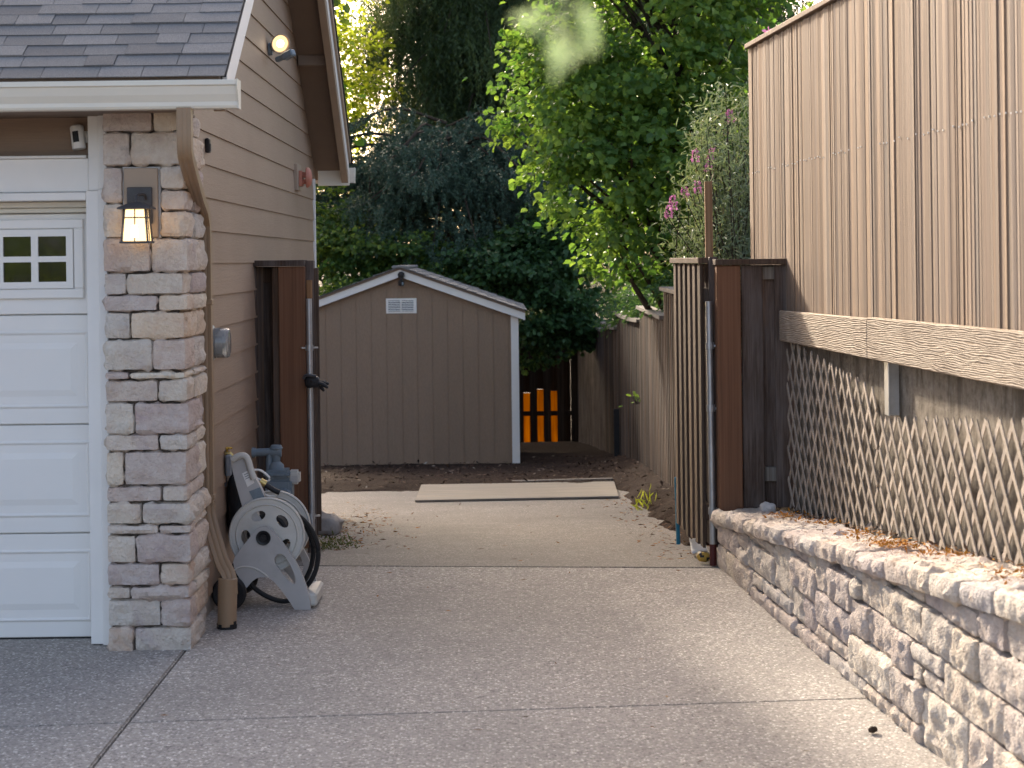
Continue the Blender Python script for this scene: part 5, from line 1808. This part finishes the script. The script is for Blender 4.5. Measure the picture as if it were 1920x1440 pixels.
# debris on the wall and soil
rn = np.random.default_rng(3)
pts = []
for i in range(900):
    s = rn.uniform(0.1, LWALL)
    x = abs(rn.normal(0.24, 0.09))
    dens = noise.noise(Vector((s * 1.7, 0.2, x * 3)))
    if dens < -0.05:
        continue
    p = WMX @ Vector((min(x, 0.36), s, 0))
    pts.append((p.x, p.y, wall_top(s) + 0.013 + rn.uniform(0, 0.006)))
litter('needle_litter', M['litter'], pts, 0.035, 5, sw_, 0.15, 0.14)
pts = []
for i in range(700):
    s = rn.uniform(0.1, LWALL)
    x = rn.uniform(0.33, 0.68)
    p = WMX @ Vector((x, s, 0))
    pts.append((p.x, p.y, wall_top(s) + 0.0 + rn.uniform(0, 0.012)))
o = litter('soil_litter', M['chips'], pts, 0.035, 6)
o["label"] = "brown leaf litter on the planter soil"
o["category"] = "litter"
cp_ = WMX @ Vector((0.22, 0.42, 0))
vs, fs = rough_block(cp_.x - 0.04, cp_.x + 0.05, cp_.y - 0.04, cp_.y + 0.03, wall_top(0.4) - 0.0, wall_top(0.4) + 0.055, 0.014, 0.018, 55, 0.02)
o = MB().add(vs, fs).build('loose_stone', M['grout'], None)
tag(o, 'small pale loose stone on the far end of the wall', 'stone')
# orange moss pads on the cap
pts = []
for (s0, x0, n_, r0) in ((3.3, 0.17, 240, 0.11), (3.9, 0.22, 160, 0.12), (2.6, 0.2, 120, 0.1), (4.9, 0.2, 160, 0.13), (1.0, 0.2, 120, 0.12), (1.7, 0.22, 90, 0.1)):
    for i in range(n_):
        s, x = s0 + rn.normal() * r0, x0 + rn.normal() * r0 * 0.5
        p = WMX @ Vector((min(max(x, -0.0), 0.36), s, 0))
        pts.append((p.x, p.y, wall_top(s) + 0.012 + rn.uniform(0, 0.012)))
q = NT('orange_moss')
q.done((0.4, 0.17, 0.03), 0.9, 0.1)
litter('orange_moss', q.mat, pts, 0.022, 9, sw_, 0.6, 0.4)

# bits on the drive and mulch
pts = []
for i in range(5200):
    x, y = rn.uniform(-3.2, 1.7), rn.uniform(13.3, 27)
    if mulch_mask(x, y) > 0.02:
        pts.append((x, y, mulch_z(x, y) + rn.uniform(0.004, 0.02)))
o = litter('mulch_chips', M['chips'], pts, 0.05, 11, None, 0.3, 0.4)
o["label"], o["category"] = "dark bark chips on the mulch bed", "bark chips"
pts = []
for i in range(900):
    x, y = -1.22 + rn.normal() * 0.22, 14.9 + rn.normal() * 1.3
    if x > -1.55 and y > 13.0:
        pts.append((x, y, gz(y) + 0.006))
for i in range(420):
    x, y = 1.18 + rn.normal() * 0.14, rn.uniform(12.0, 19)
    pts.append((min(x, 1.4), y, gz(y) + 0.006))
for i in range(60):
    x, y = rn.uniform(-1.4, 1.3), rn.uniform(6.5, 18)
    pts.append((x, y, gz(y) + 0.006))
o = litter('leaf_litter', M['litter'], pts, 0.04, 12, None, 0.12, 0.25)
o["label"], o["category"] = "brown leaf litter along the drive edges", "leaf litter"
pts = []
for i in range(700):
    x, y = -1.16 + rn.normal() * 0.1, 13.05 + abs(rn.normal()) * 0.6
    pts.append((x, y, gz(y) + rn.uniform(0, 0.015)))
o = litter('moss_patch', M['moss'], pts, 0.028, 13, None, 1.0, 0.3)
o["label"], o["category"] = "green moss patch beside the gate pipe", "moss"
# a fallen cone on the drive
p = at(1627, 1380, 7.55)
b = MB()
b.lathe((p.x, p.y - 0.02, 0.016), (0.8, 0.6, 0), [(0.0, 0.0), (0.009, 0.006), (0.014, 0.02), (0.011, 0.038), (0.0, 0.05)], 12)
o = b.build('pine_cone', M['bark'], None, smooth=False)
tag(o, 'small dark fallen cone on the drive near the stone wall', 'cone')


# ------------------------------------------------------------------ vegetation
def branch_tubes(b, base, targets, trunk_r, trunk_top, rng, lean=(0, 0), nseg=7):
    base = Vector(base)
    top = Vector(trunk_top)
    pts = []
    for i in range(nseg + 1):
        t = i / nseg
        j = Vector((rng.normal() * 0.05, rng.normal() * 0.05, 0)) * (1 if 0 < i < nseg else 0)
        pts.append(base.lerp(top, t) + j)
    b.tube(pts, trunk_r, 10, radii=[trunk_r * (1 - 0.8 * i / nseg) for i in range(nseg + 1)])
    for tg in targets:
        tg = Vector(tg)
        hh = min(max((tg.z - base.z) / max(top.z - base.z, 0.1) - 0.25, 0.12), 0.92)
        st_ = base.lerp(top, hh)
        mid = st_.lerp(tg, 0.5) + Vector((rng.normal() * 0.12, rng.normal() * 0.12, 0.12))
        r0 = trunk_r * (1 - 0.8 * hh) * 0.5
        b.tube(curve_pts([st_, mid, tg], 3), r0, 6, radii=[r0 * (1 - 0.85 * i / 6) for i in range(7)])


def broadleaf(name, label, base, trunk_r, trunk_top, ells, nclump, lpc, leaf, clr, mat, seed, cat='tree', group=None, upb=0.7, width=0.75, droop=0.25, nlimb=22, shellp=0.33, flat=0.6):
    rng = np.random.default_rng(seed)
    t = thing(name, label, cat, base, group)
    w = np.array([e[3] * e[4] * e[5] for e in ells]) ** 0.7
    pick = rng.choice(len(ells), nclump, p=w / w.sum())
    el = np.array(ells)[pick]
    dirs = unit(rng.normal(size=(nclump, 3)))
    rad = rng.uniform(0, 1, nclump) ** shellp
    cc = el[:, :3] + dirs * rad[:, None] * el[:, 3:6]
    out = unit(dirs * el[:, 3:6])
    N = nclump * lpc
    ci = np.repeat(np.arange(nclump), lpc)
    crad = clr * rng.uniform(0.6, 1.4, nclump)
    off = rng.normal(size=(N, 3)) * np.array([1, 1, flat]) * crad[ci][:, None] * 0.6
    pos = cc[ci] + off
    nr = unit(np.array([0, 0, upb]) + out[ci] * 0.45 + rng.normal(size=(N, 3)) * 0.5)
    d = unit(out[ci] * 0.5 + unit(off + 1e-6) * 0.8 + rng.normal(size=(N, 3)) * 0.5 + np.array([0, 0, -droop]))
    d = unit(d - nr * np.sum(d * nr, 1, keepdims=True) * 0.8)
    L = leaf * rng.uniform(0.6, 1.25, N)
    var = np.clip(rng.normal(0.45, 0.22, nclump)[ci] + rng.normal(0, 0.16, N), 0, 1)
    me = quads_mesh('crown', leaf_faces(pos, d, nr, L, L * width), np.repeat(var, 2))
    o = mesh_obj('crown', me, mat, t)
    o["kind"] = "stuff"
    b = MB()
    idx = rng.choice(nclump, min(nlimb, nclump), replace=False)
    branch_tubes(b, base, [cc[i] for i in idx], trunk_r, trunk_top, rng)
    b.build('trunk', M['bark'], t, smooth=True)
    return t


def gnd(x, y):
    return (x, y, gz(y) - 0.05)


# hazel over the neighbour's fence
broadleaf('hazel_tree', 'bright green hazel tree leaning over the stepped fence', gnd(2.15, 21.6), 0.12, (1.9, 21.4, 5.4),
          [(1.55, 21.3, 4.3, 1.35, 1.3, 1.5), (0.8, 21.0, 3.6, 0.75, 0.9, 0.95), (1.2, 20.9, 2.7, 1.05, 0.9, 0.8), (2.1, 20.9, 3.0, 0.9, 1.0, 1.2), (1.6, 21.1, 2.0, 0.75, 0.7, 0.5), (1.6, 21.4, 5.9, 1.5, 1.3, 1.2), (2.5, 21.2, 4.9, 0.8, 1.0, 1.2)],
          760, 32, 0.088, 0.19, M['leaf_hazel'], 11, nlimb=44, width=0.88)
# shrubs hanging over the fence top
broadleaf('fence_shrub', 'leafy dark green shrub spilling over the stepped fence top', gnd(2.2, 25.5), 0.05, (2.0, 25.5, 1.0),
          [(2.0, 24.6, 1.3, 0.35, 1.6, 0.3), (1.85, 27.5, 1.1, 0.3, 1.4, 0.3), (2.0, 20.6, 1.5, 0.3, 1.4, 0.3)], 230, 34, 0.07, 0.16, M['leaf_dark'], 13, cat='shrub', width=0.42)
# dark shrub tree right of the shed
broadleaf('dark_maple', 'dark green vine maple in the shade to the side of the shed', gnd(-0.35, 31.2), 0.09, (0.5, 31.2, 2.2),
          [(0.8, 30.6, 1.75, 0.8, 0.8, 0.65), (0.1, 30.8, 1.75, 0.75, 0.8, 0.5), (1.2, 30.6, 0.9, 0.5, 0.6, 0.6), (0.55, 30.5, 0.7, 0.5, 0.6, 0.6), (1.2, 31, 2.5, 0.7, 0.8, 0.6)],
          250, 64, 0.085, 0.3, M['leaf_dark'], 17, width=0.95, flat=0.28, shellp=0.5)
# maples left behind the shed
broadleaf('shade_maple', 'green maple with backlit leaves behind the shed roof', gnd(-2.2, 31.6), 0.1, (-2.0, 31.6, 3.2),
          [(-1.9, 31.2, 1.8, 1.1, 0.9, 0.65), (-0.9, 31.3, 1.85, 0.9, 0.8, 0.5), (-2.7, 31.6, 2.3, 0.8, 0.9, 0.7), (-0.6, 31.2, 1.5, 0.7, 0.7, 0.45), (-2.6, 31.0, 1.1, 0.7, 0.7, 0.6)],
          210, 64, 0.08, 0.32, M['leaf_maple'], 19, width=0.8, flat=0.25, shellp=0.5)
broadleaf('tall_maple', 'tall yellow-green backlit maple behind the garage corner', gnd(-4.9, 36.5), 0.18, (-4.6, 36.5, 7.5),
          [(-4.4, 36.4, 6.0, 2.3, 2.0, 2.0), (-3.6, 36.4, 4.4, 1.5, 1.6, 1.3), (-3.2, 36.2, 2.9, 1.2, 1.2, 1.0), (-2.9, 36.6, 5.0, 1.1, 1.2, 1.3), (-5.6, 36.5, 7.6, 2.4, 2.2, 2.0)],
          680, 32, 0.1, 0.3, M['leaf_yellow'], 23, width=0.8, nlimb=30)
broadleaf('drive_shading_maple', 'broad green maple hidden behind the garage, added to shade the drive', gnd(-6.0, 30.0), 0.2, (-6.0, 30.0, 8.0),  # out of view; crown shaped to keep the sun off the drive
          [(-6.2, 30.0, 7.7, 2.5, 2.0, 1.9), (-4.2, 29.8, 5.9, 1.8, 1.5, 1.5), (-7.8, 30, 7.4, 1.8, 1.8, 1.7), (-4.6, 29.8, 7.9, 1.6, 1.5, 1.5), (-3.5, 29.6, 4.2, 1.0, 1.2, 1.0), (-5.6, 30, 5.8, 1.8, 1.6, 1.4), (-5.7, 30, 9.1, 1.7, 1.6, 1.4), (-7.2, 30, 9.0, 1.6, 1.6, 1.4)],
          860, 28, 0.18, 0.38, M['leaf_maple'], 29, width=0.9, nlimb=36, shellp=0.45)


broadleaf('street_tree', 'yellow-green tree across the street reflected in the garage door window', (-7.3, -14.0, -0.05), 0.12, (-7.3, -14.0, 3.0),
          [(-7.3, -14.0, 2.6, 1.6, 1.4, 1.3), (-8.6, -14.4, 1.6, 1.1, 1.0, 0.9)], 110, 24, 0.16, 0.3, M['leaf_yellow'], 83, width=0.8, nlimb=12)


def needle_tree(name, label, base, trunk_r, height, tiers, mat, seed, style, group=None):
    """tiers: (z, reach, n boughs, droop) ; style 'weep' hangs strands, 'tuft' makes brush-like twigs"""
    rng = np.random.default_rng(seed)
    t = thing(name, label, 'tree', base, group)
    base = np.array(base, dtype=float)
    C, D, Nn, L, W, V = [], [], [], [], [], []
    b = MB()
    b.tube([tuple(base), tuple(base + [0.05, 0, height * 0.5]), tuple(base + [0, 0.05, height])], trunk_r, 10, radii=[trunk_r, trunk_r * 0.7, trunk_r * 0.15])
    for (z, reach, nb, drp, az0, az1) in tiers:
        for k in range(nb):
            az = rng.uniform(az0, az1)
            r = reach * rng.uniform(0.55, 1.12)
            hd = np.array([math.cos(az), math.sin(az), 0])
            s0 = base + [0, 0, z + rng.normal() * 0.25]
            ctrl = [s0, s0 + hd * r * 0.4 + [0, 0, 0.12 * r - drp * 0.1], s0 + hd * r * 0.75 + [0, 0, -drp * 0.35], s0 + hd * r + [0, 0, -drp]]
            pts = [np.array(p) for p in curve_pts([tuple(p) for p in ctrl], 5)]
            rr = 0.012 + 0.008 * r
            b.tube([tuple(p) for p in pts], rr, 5, radii=[rr * (1 - 0.9 * i / (len(pts) - 1)) for i in range(len(pts))])
            bv = np.clip(rng.normal(0.45, 0.18), 0, 1)
            sd_ = np.cross(hd, [0, 0, 1])
            if style == 'weep':
                for i in range(3, len(pts)):
                    for m_ in range(8):
                        p0 = pts[i] + sd_ * rng.normal() * 0.3 + hd * rng.normal() * 0.12
                        ln_ = rng.uniform(0.4, 1.25)
                        ns = int(ln_ / 0.035)
                        tt = np.linspace(0, 1, ns)
                        sway = rng.normal(size=3) * 0.1
                        ps = p0 + np.outer(tt, [sway[0], sway[1], -ln_]) + np.outer(tt ** 2, hd * 0.06)
                        dd = np.c_[rng.normal(size=(ns, 2)) * 0.55, -np.ones(ns) * 0.85]
                        C.append(ps); D.append(dd); Nn.append(rng.normal(size=(ns, 3)))
                        L.append(rng.uniform(0.07, 0.14, ns)); W.append(rng.uniform(0.014, 0.03, ns))
                        V.append(np.clip(bv + rng.normal(0, 0.12, ns), 0, 1))
            else:
                for i in range(2, len(pts)):
                    wid = 0.55 * (1 - abs(i / (len(pts) - 1) - 0.5)) * min(r, 1.8) * 0.6
                    for m_ in range(6):
                        p0 = pts[i] + sd_ * rng.uniform(-wid, wid) + [0, 0, rng.normal() * 0.06]
                        td = unit(hd * 0.5 + sd_ * rng.normal() * 0.5 + np.array([0, 0, -0.75 + rng.normal() * 0.3]))
                        ln_ = rng.uniform(0.2, 0.38)
                        ns = 46
                        tt = rng.uniform(0, 1, ns)
                        ps = p0 + np.outer(tt * ln_, td) + np.outer(tt ** 2, [0, 0, -0.06])
                        rnd_ = rng.normal(size=(ns, 3))
                        dd = unit(rnd_ - np.outer(rnd_ @ td, td)) * 0.75 + td * 0.7
                        C.append(ps); D.append(dd); Nn.append(rng.normal(size=(ns, 3)))
                        L.append(rng.uniform(0.05, 0.08, ns) * (1.15 - 0.6 * tt)); W.append(rng.uniform(0.013, 0.02, ns))
                        tv = np.clip(rng.normal(0.42, 0.24), 0, 1)
                        V.append(np.clip(0.4 * bv + 0.6 * tv + rng.normal(0, 0.08, ns) + 0.2 * tt - 0.1, 0, 1))
    c, d, nn = np.concatenate(C), np.concatenate(D), np.concatenate(Nn)
    me = quads_mesh('crown', strip_faces(c, d, nn, np.concatenate(L), np.concatenate(W)), np.concatenate(V))
    o = mesh_obj('crown', me, mat, t)
    o["kind"] = "stuff"
    b.build('trunk', M['bark'], t, smooth=True)
    return t


PI = math.pi
# blue spruce whose boughs cross behind the shed
needle_tree('blue_spruce', 'dense blue-green spruce with drooping boughs above the shed', gnd(-0.8, 33.2), 0.2, 4.6,
            [(4.95, 2.7, 26, 0.25, 0, 2 * PI), (4.7, 2.9, 26, 0.45, 0, 2 * PI), (4.2, 2.7, 20, 0.75, 0, 2 * PI), (3.7, 2.2, 14, 0.9, 0, 2 * PI), (4.8, 3.1, 8, 0.3, -0.5, 0.1), (4.8, 3.1, 8, 0.35, PI - 0.1, PI + 0.5)], M['needle_spruce'], 31, 'tuft')
needle_tree('weeping_conifer', 'tall dark conifer with long hanging branchlets behind the spruce', gnd(-0.25, 39.0), 0.33, 12.5,
            [(z, 2.6, 16, 0.9, 0, 2 * PI) for z in (5.8, 6.5, 7.2, 7.9, 8.6, 9.3, 10.0)] + [(11, 1.8, 9, 0.7, 0, 2 * PI), (11.9, 1.0, 6, 0.4, 0, 2 * PI)], M['needle_cedar'], 37, 'weep')
needle_tree('dark_conifer', 'dark conifer trunk and boughs showing above the hazel', gnd(3.6, 36.0), 0.3, 11.5,
            [(z, 2.6, 11, 0.9, 0, 2 * PI) for z in (4.4, 5.4, 6.4, 7.4, 8.4, 9.4)] + [(10.4, 1.6, 8, 0.6, 0, 2 * PI)], M['needle_cedar'], 41, 'weep')
needle_tree('far_conifer', 'shadowy far conifer between the weeping conifer and the hazel', gnd(1.3, 46.0), 0.32, 11.5,
            [(z, 2.8, 11, 1.0, 0, 2 * PI) for z in (4.2, 5.2, 6.2, 7.2, 8.2, 9.2, 10.2)], M['needle_cedar'], 43, 'weep')

# butterfly bush beside the tall fence
rng = np.random.default_rng(51)
bb = thing('butterfly_bush', 'grey-green butterfly bush with pink flower spikes beside the tall fence', 'bush', gnd(1.95, 15.6))
C, D, Nn, L, W, V = [], [], [], [], [], []
FC, FD, FN, FL, FV = [], [], [], [], []
stem = MB()
for k in range(95):
    b0 = np.array([1.95 + rng.normal() * 0.12, 15.6 + rng.normal() * 0.2, gz(15.6)])
    tip = np.array([1.82 + rng.normal() * 0.2, 15.6 + rng.normal() * 0.5, rng.uniform(1.75, 3.3)])
    tip[0] = max(tip[0], 1.4)
    tip[2] = min(tip[2], 2.2 + (tip[0] - 1.4) * 3.2)
    mid = (b0 + tip) / 2 + [0.12 * rng.normal(), 0.12 * rng.normal(), 0.3]
    pts = [np.array(p) for p in curve_pts([tuple(b0), tuple(mid), tuple(tip)], 14)]
    stem.tube([tuple(p) for p in pts[::3]], 0.008, 5, radii=[0.011 * (1 - 0.8 * i / (len(pts[::3]) - 1)) for i in range(len(pts[::3]))])
    for i in range(10, len(pts)):
        if pts[i][0] < fx(pts[i][1]) + 0.1 and pts[i][2] < 1.75:
            continue
        for m_ in range(8):
            td = unit(pts[i] - pts[i - 1])
            a = unit(rng.normal(size=3) + td * 0.4)
            C.append(pts[i] + rng.normal(size=3) * 0.06); D.append(a + [0, 0, -0.15]); Nn.append(unit(rng.normal(size=3) * 0.6 + [0, 0, 1]))
            L.append(rng.uniform(0.035, 0.09)); W.append(rng.uniform(0.01, 0.018)); V.append(np.clip(rng.normal(0.5, 0.25), 0, 1))
spk = [(1303, 293, 0.05), (1331, 300, 0.09), (1284, 360, 0.045), (1308, 352, 0.05), (1262, 380, 0.06), (1254, 398, 0.05), (1369, 218, 0.05)]
for (px, py, hl_) in spk:
    p0 = np.array(at(px, py, 15.3 + rng.uniform(-0.2, 0.2)))
    tl = rng.normal() * 0.15
    n_ = int(hl_ * 1500)
    for m_ in range(n_):
        f = rng.uniform(-1, 1)
        rr = 0.024 * (1 - 0.6 * max(f, 0)) * rng.uniform(0.6, 1)
        a = rng.uniform(0, 2 * PI)
        o_ = np.array([math.cos(a) * rr + tl * f * hl_, math.sin(a) * rr, f * hl_])
        FC.append(p0 + o_); FD.append(unit(np.array([math.cos(a), math.sin(a), 0.3]) + rng.normal(size=3) * 0.3)); FN.append(rng.normal(size=3)); FL.append(rng.uniform(0.012, 0.02)); FV.append(rng.uniform(0, 1))
    stem.tube(curve_pts([tuple(p0 + [0, 0, hl_ * 0.6]), tuple(p0 - [0, 0, hl_]), (1.75, 15.6, p0[2] - 0.6)], 4), 0.004, 5)
C, D, Nn, L, W, V = map(np.array, (C, D, Nn, L, W, V))
me = quads_mesh('crown', leaf_faces(C, D, Nn, L, W, 0.1), np.repeat(V, 2))
o = mesh_obj('crown', me, M['leaf_buddleia'], bb)
o["kind"] = "stuff"
FC, FD, FN, FL = map(np.array, (FC, FD, FN, FL))
me = quads_mesh('flower_spikes', leaf_faces(FC, FD, FN, FL, FL * 0.9, 0.2), np.repeat(np.array(FV), 2))
o = mesh_obj('flower_spikes', me, M['flower'], bb)
o["kind"] = "stuff"
stem.build('stems', M['bark'], bb, smooth=True)

# little sprout through the fence, grass tuft, flower above the tall fence
def small_plant(name, label, pos, n_, size, mat, seed, cat='plant', spread=0.05, up=0.4, width=0.45):
    rng = np.random.default_rng(seed)
    t = thing(name, label, cat, pos)
    p = np.array(pos) + rng.normal(size=(n_, 3)) * spread
    d = unit(rng.normal(size=(n_, 3)) + [0, 0, up])
    L = size * rng.uniform(0.6, 1.2, n_)
    me = quads_mesh('leaves', leaf_faces(p, d, unit(rng.normal(size=(n_, 3)) + [0, 0, 1]), L, L * width), np.repeat(rng.uniform(0.4, 1, n_), 2))
    o = mesh_obj('leaves', me, mat, t)
    o["kind"] = "stuff"
    b = MB()
    for i in range(min(n_, 8)):
        b.tube([tuple(np.array(pos) - [0, 0, spread]), tuple(p[i])], 0.003, 5)
    b.build('stem', M['bark'], t)
    return t


small_plant('fence_sprout', 'small green sprout growing through the stepped fence boards', (fx(23.2) - 0.06, 23.2, at(1205, 748, 23.2).z), 14, 0.09, M['leaf_hazel'], 61, spread=0.06)
pg = at(1215, 948, 16.8)
small_plant('grass_tuft', 'yellowish grass tuft in the mulch along the fence', (pg.x, 17.0, mulch_z(pg.x, 17.0) + 0.02), 26, 0.11, M['leaf_yellow'], 62, spread=0.05, up=1.2, width=0.1)
pf = at(1431, 62, 12.5)
small_plant('pink_flower', 'tiny pink flower peeking over the tall fence top', (fence_x(12.4) + 0.08, 12.4, 3.22), 26, 0.03, M['flower'], 63, spread=0.02, width=0.8)
pf = at(1486, 18, 11.4)
small_plant('green_sprig', 'small green leaf peeking over the tall fence top', (fence_x(11.4) + 0.1, 11.4, 3.24), 9, 0.05, M['leaf_hazel'], 64, spread=0.025, width=0.8)

# out-of-focus sprig hanging near the lens, from a young tree on the raised ground
rng = np.random.default_rng(71)
yt = thing('overhanging_tree', 'blurred pale green branch tip hanging into the top of the view', 'tree', (3.2, 2.6, 1.46))
b = MB()
tip = at(1060, 85, 1.05)
b.tube(curve_pts([(3.2, 2.6, 1.4), (3.15, 2.6, 2.6), (3.0, 2.5, 3.6)], 5), 0.05, 10, radii=[0.05 - 0.003 * i for i in range(11)])
bp = curve_pts([(3.1, 2.55, 3.1), (1.9, 2.4, 3.3), (0.6, 1.7, 2.8), (0.1, 1.4, 2.25), tuple(tip)], 8)
b.tube(bp, 0.018, 8, radii=[0.018 * (1 - 0.93 * i / (len(bp) - 1)) for i in range(len(bp))])
b.build('trunk', M['bark'], yt, smooth=True)
cs_, ds_ = [], []
for i in range(len(bp)):
    n_ = 16 if i < len(bp) - 8 else 4
    for m_ in range(n_):
        cs_.append(np.array(bp[i]) + rng.normal(size=3) * (0.1 if i < len(bp) - 8 else 0.006)); ds_.append(rng.normal(size=3) + [0, 0, -0.8])
for (px, py) in ((1010, 20), (1030, 55), (1050, 30), (1075, 60), (1095, 25), (1060, 95), (1040, 85), (1085, 5), (1020, 0), (1105, 60), (1000, 45), (1065, 110), (1015, 35), (1045, 10), (1070, 40), (1055, 60), (1090, 45), (1035, 70), (1025, 90), (1080, 85), (1110, 20), (995, 15), (1050, 120), (1100, 80)):
    cs_.append(np.array(at(px, py, 1.05 + rng.normal() * 0.03))); ds_.append(rng.normal(size=3) * 0.6 + [0, 0, -1])
cs_, ds_ = np.array(cs_), np.array(ds_)
n_ = len(cs_)
L = rng.uniform(0.007, 0.014, n_)
me = quads_mesh('crown', leaf_faces(cs_, ds_, unit(rng.normal(size=(n_, 3)) * 0.5 + [0, -1, 0.3]), L, L * 0.45), np.repeat(rng.uniform(0, 1, n_), 2))
o = mesh_obj('crown', me, M['sprig'], yt)
o["kind"] = "stuff"
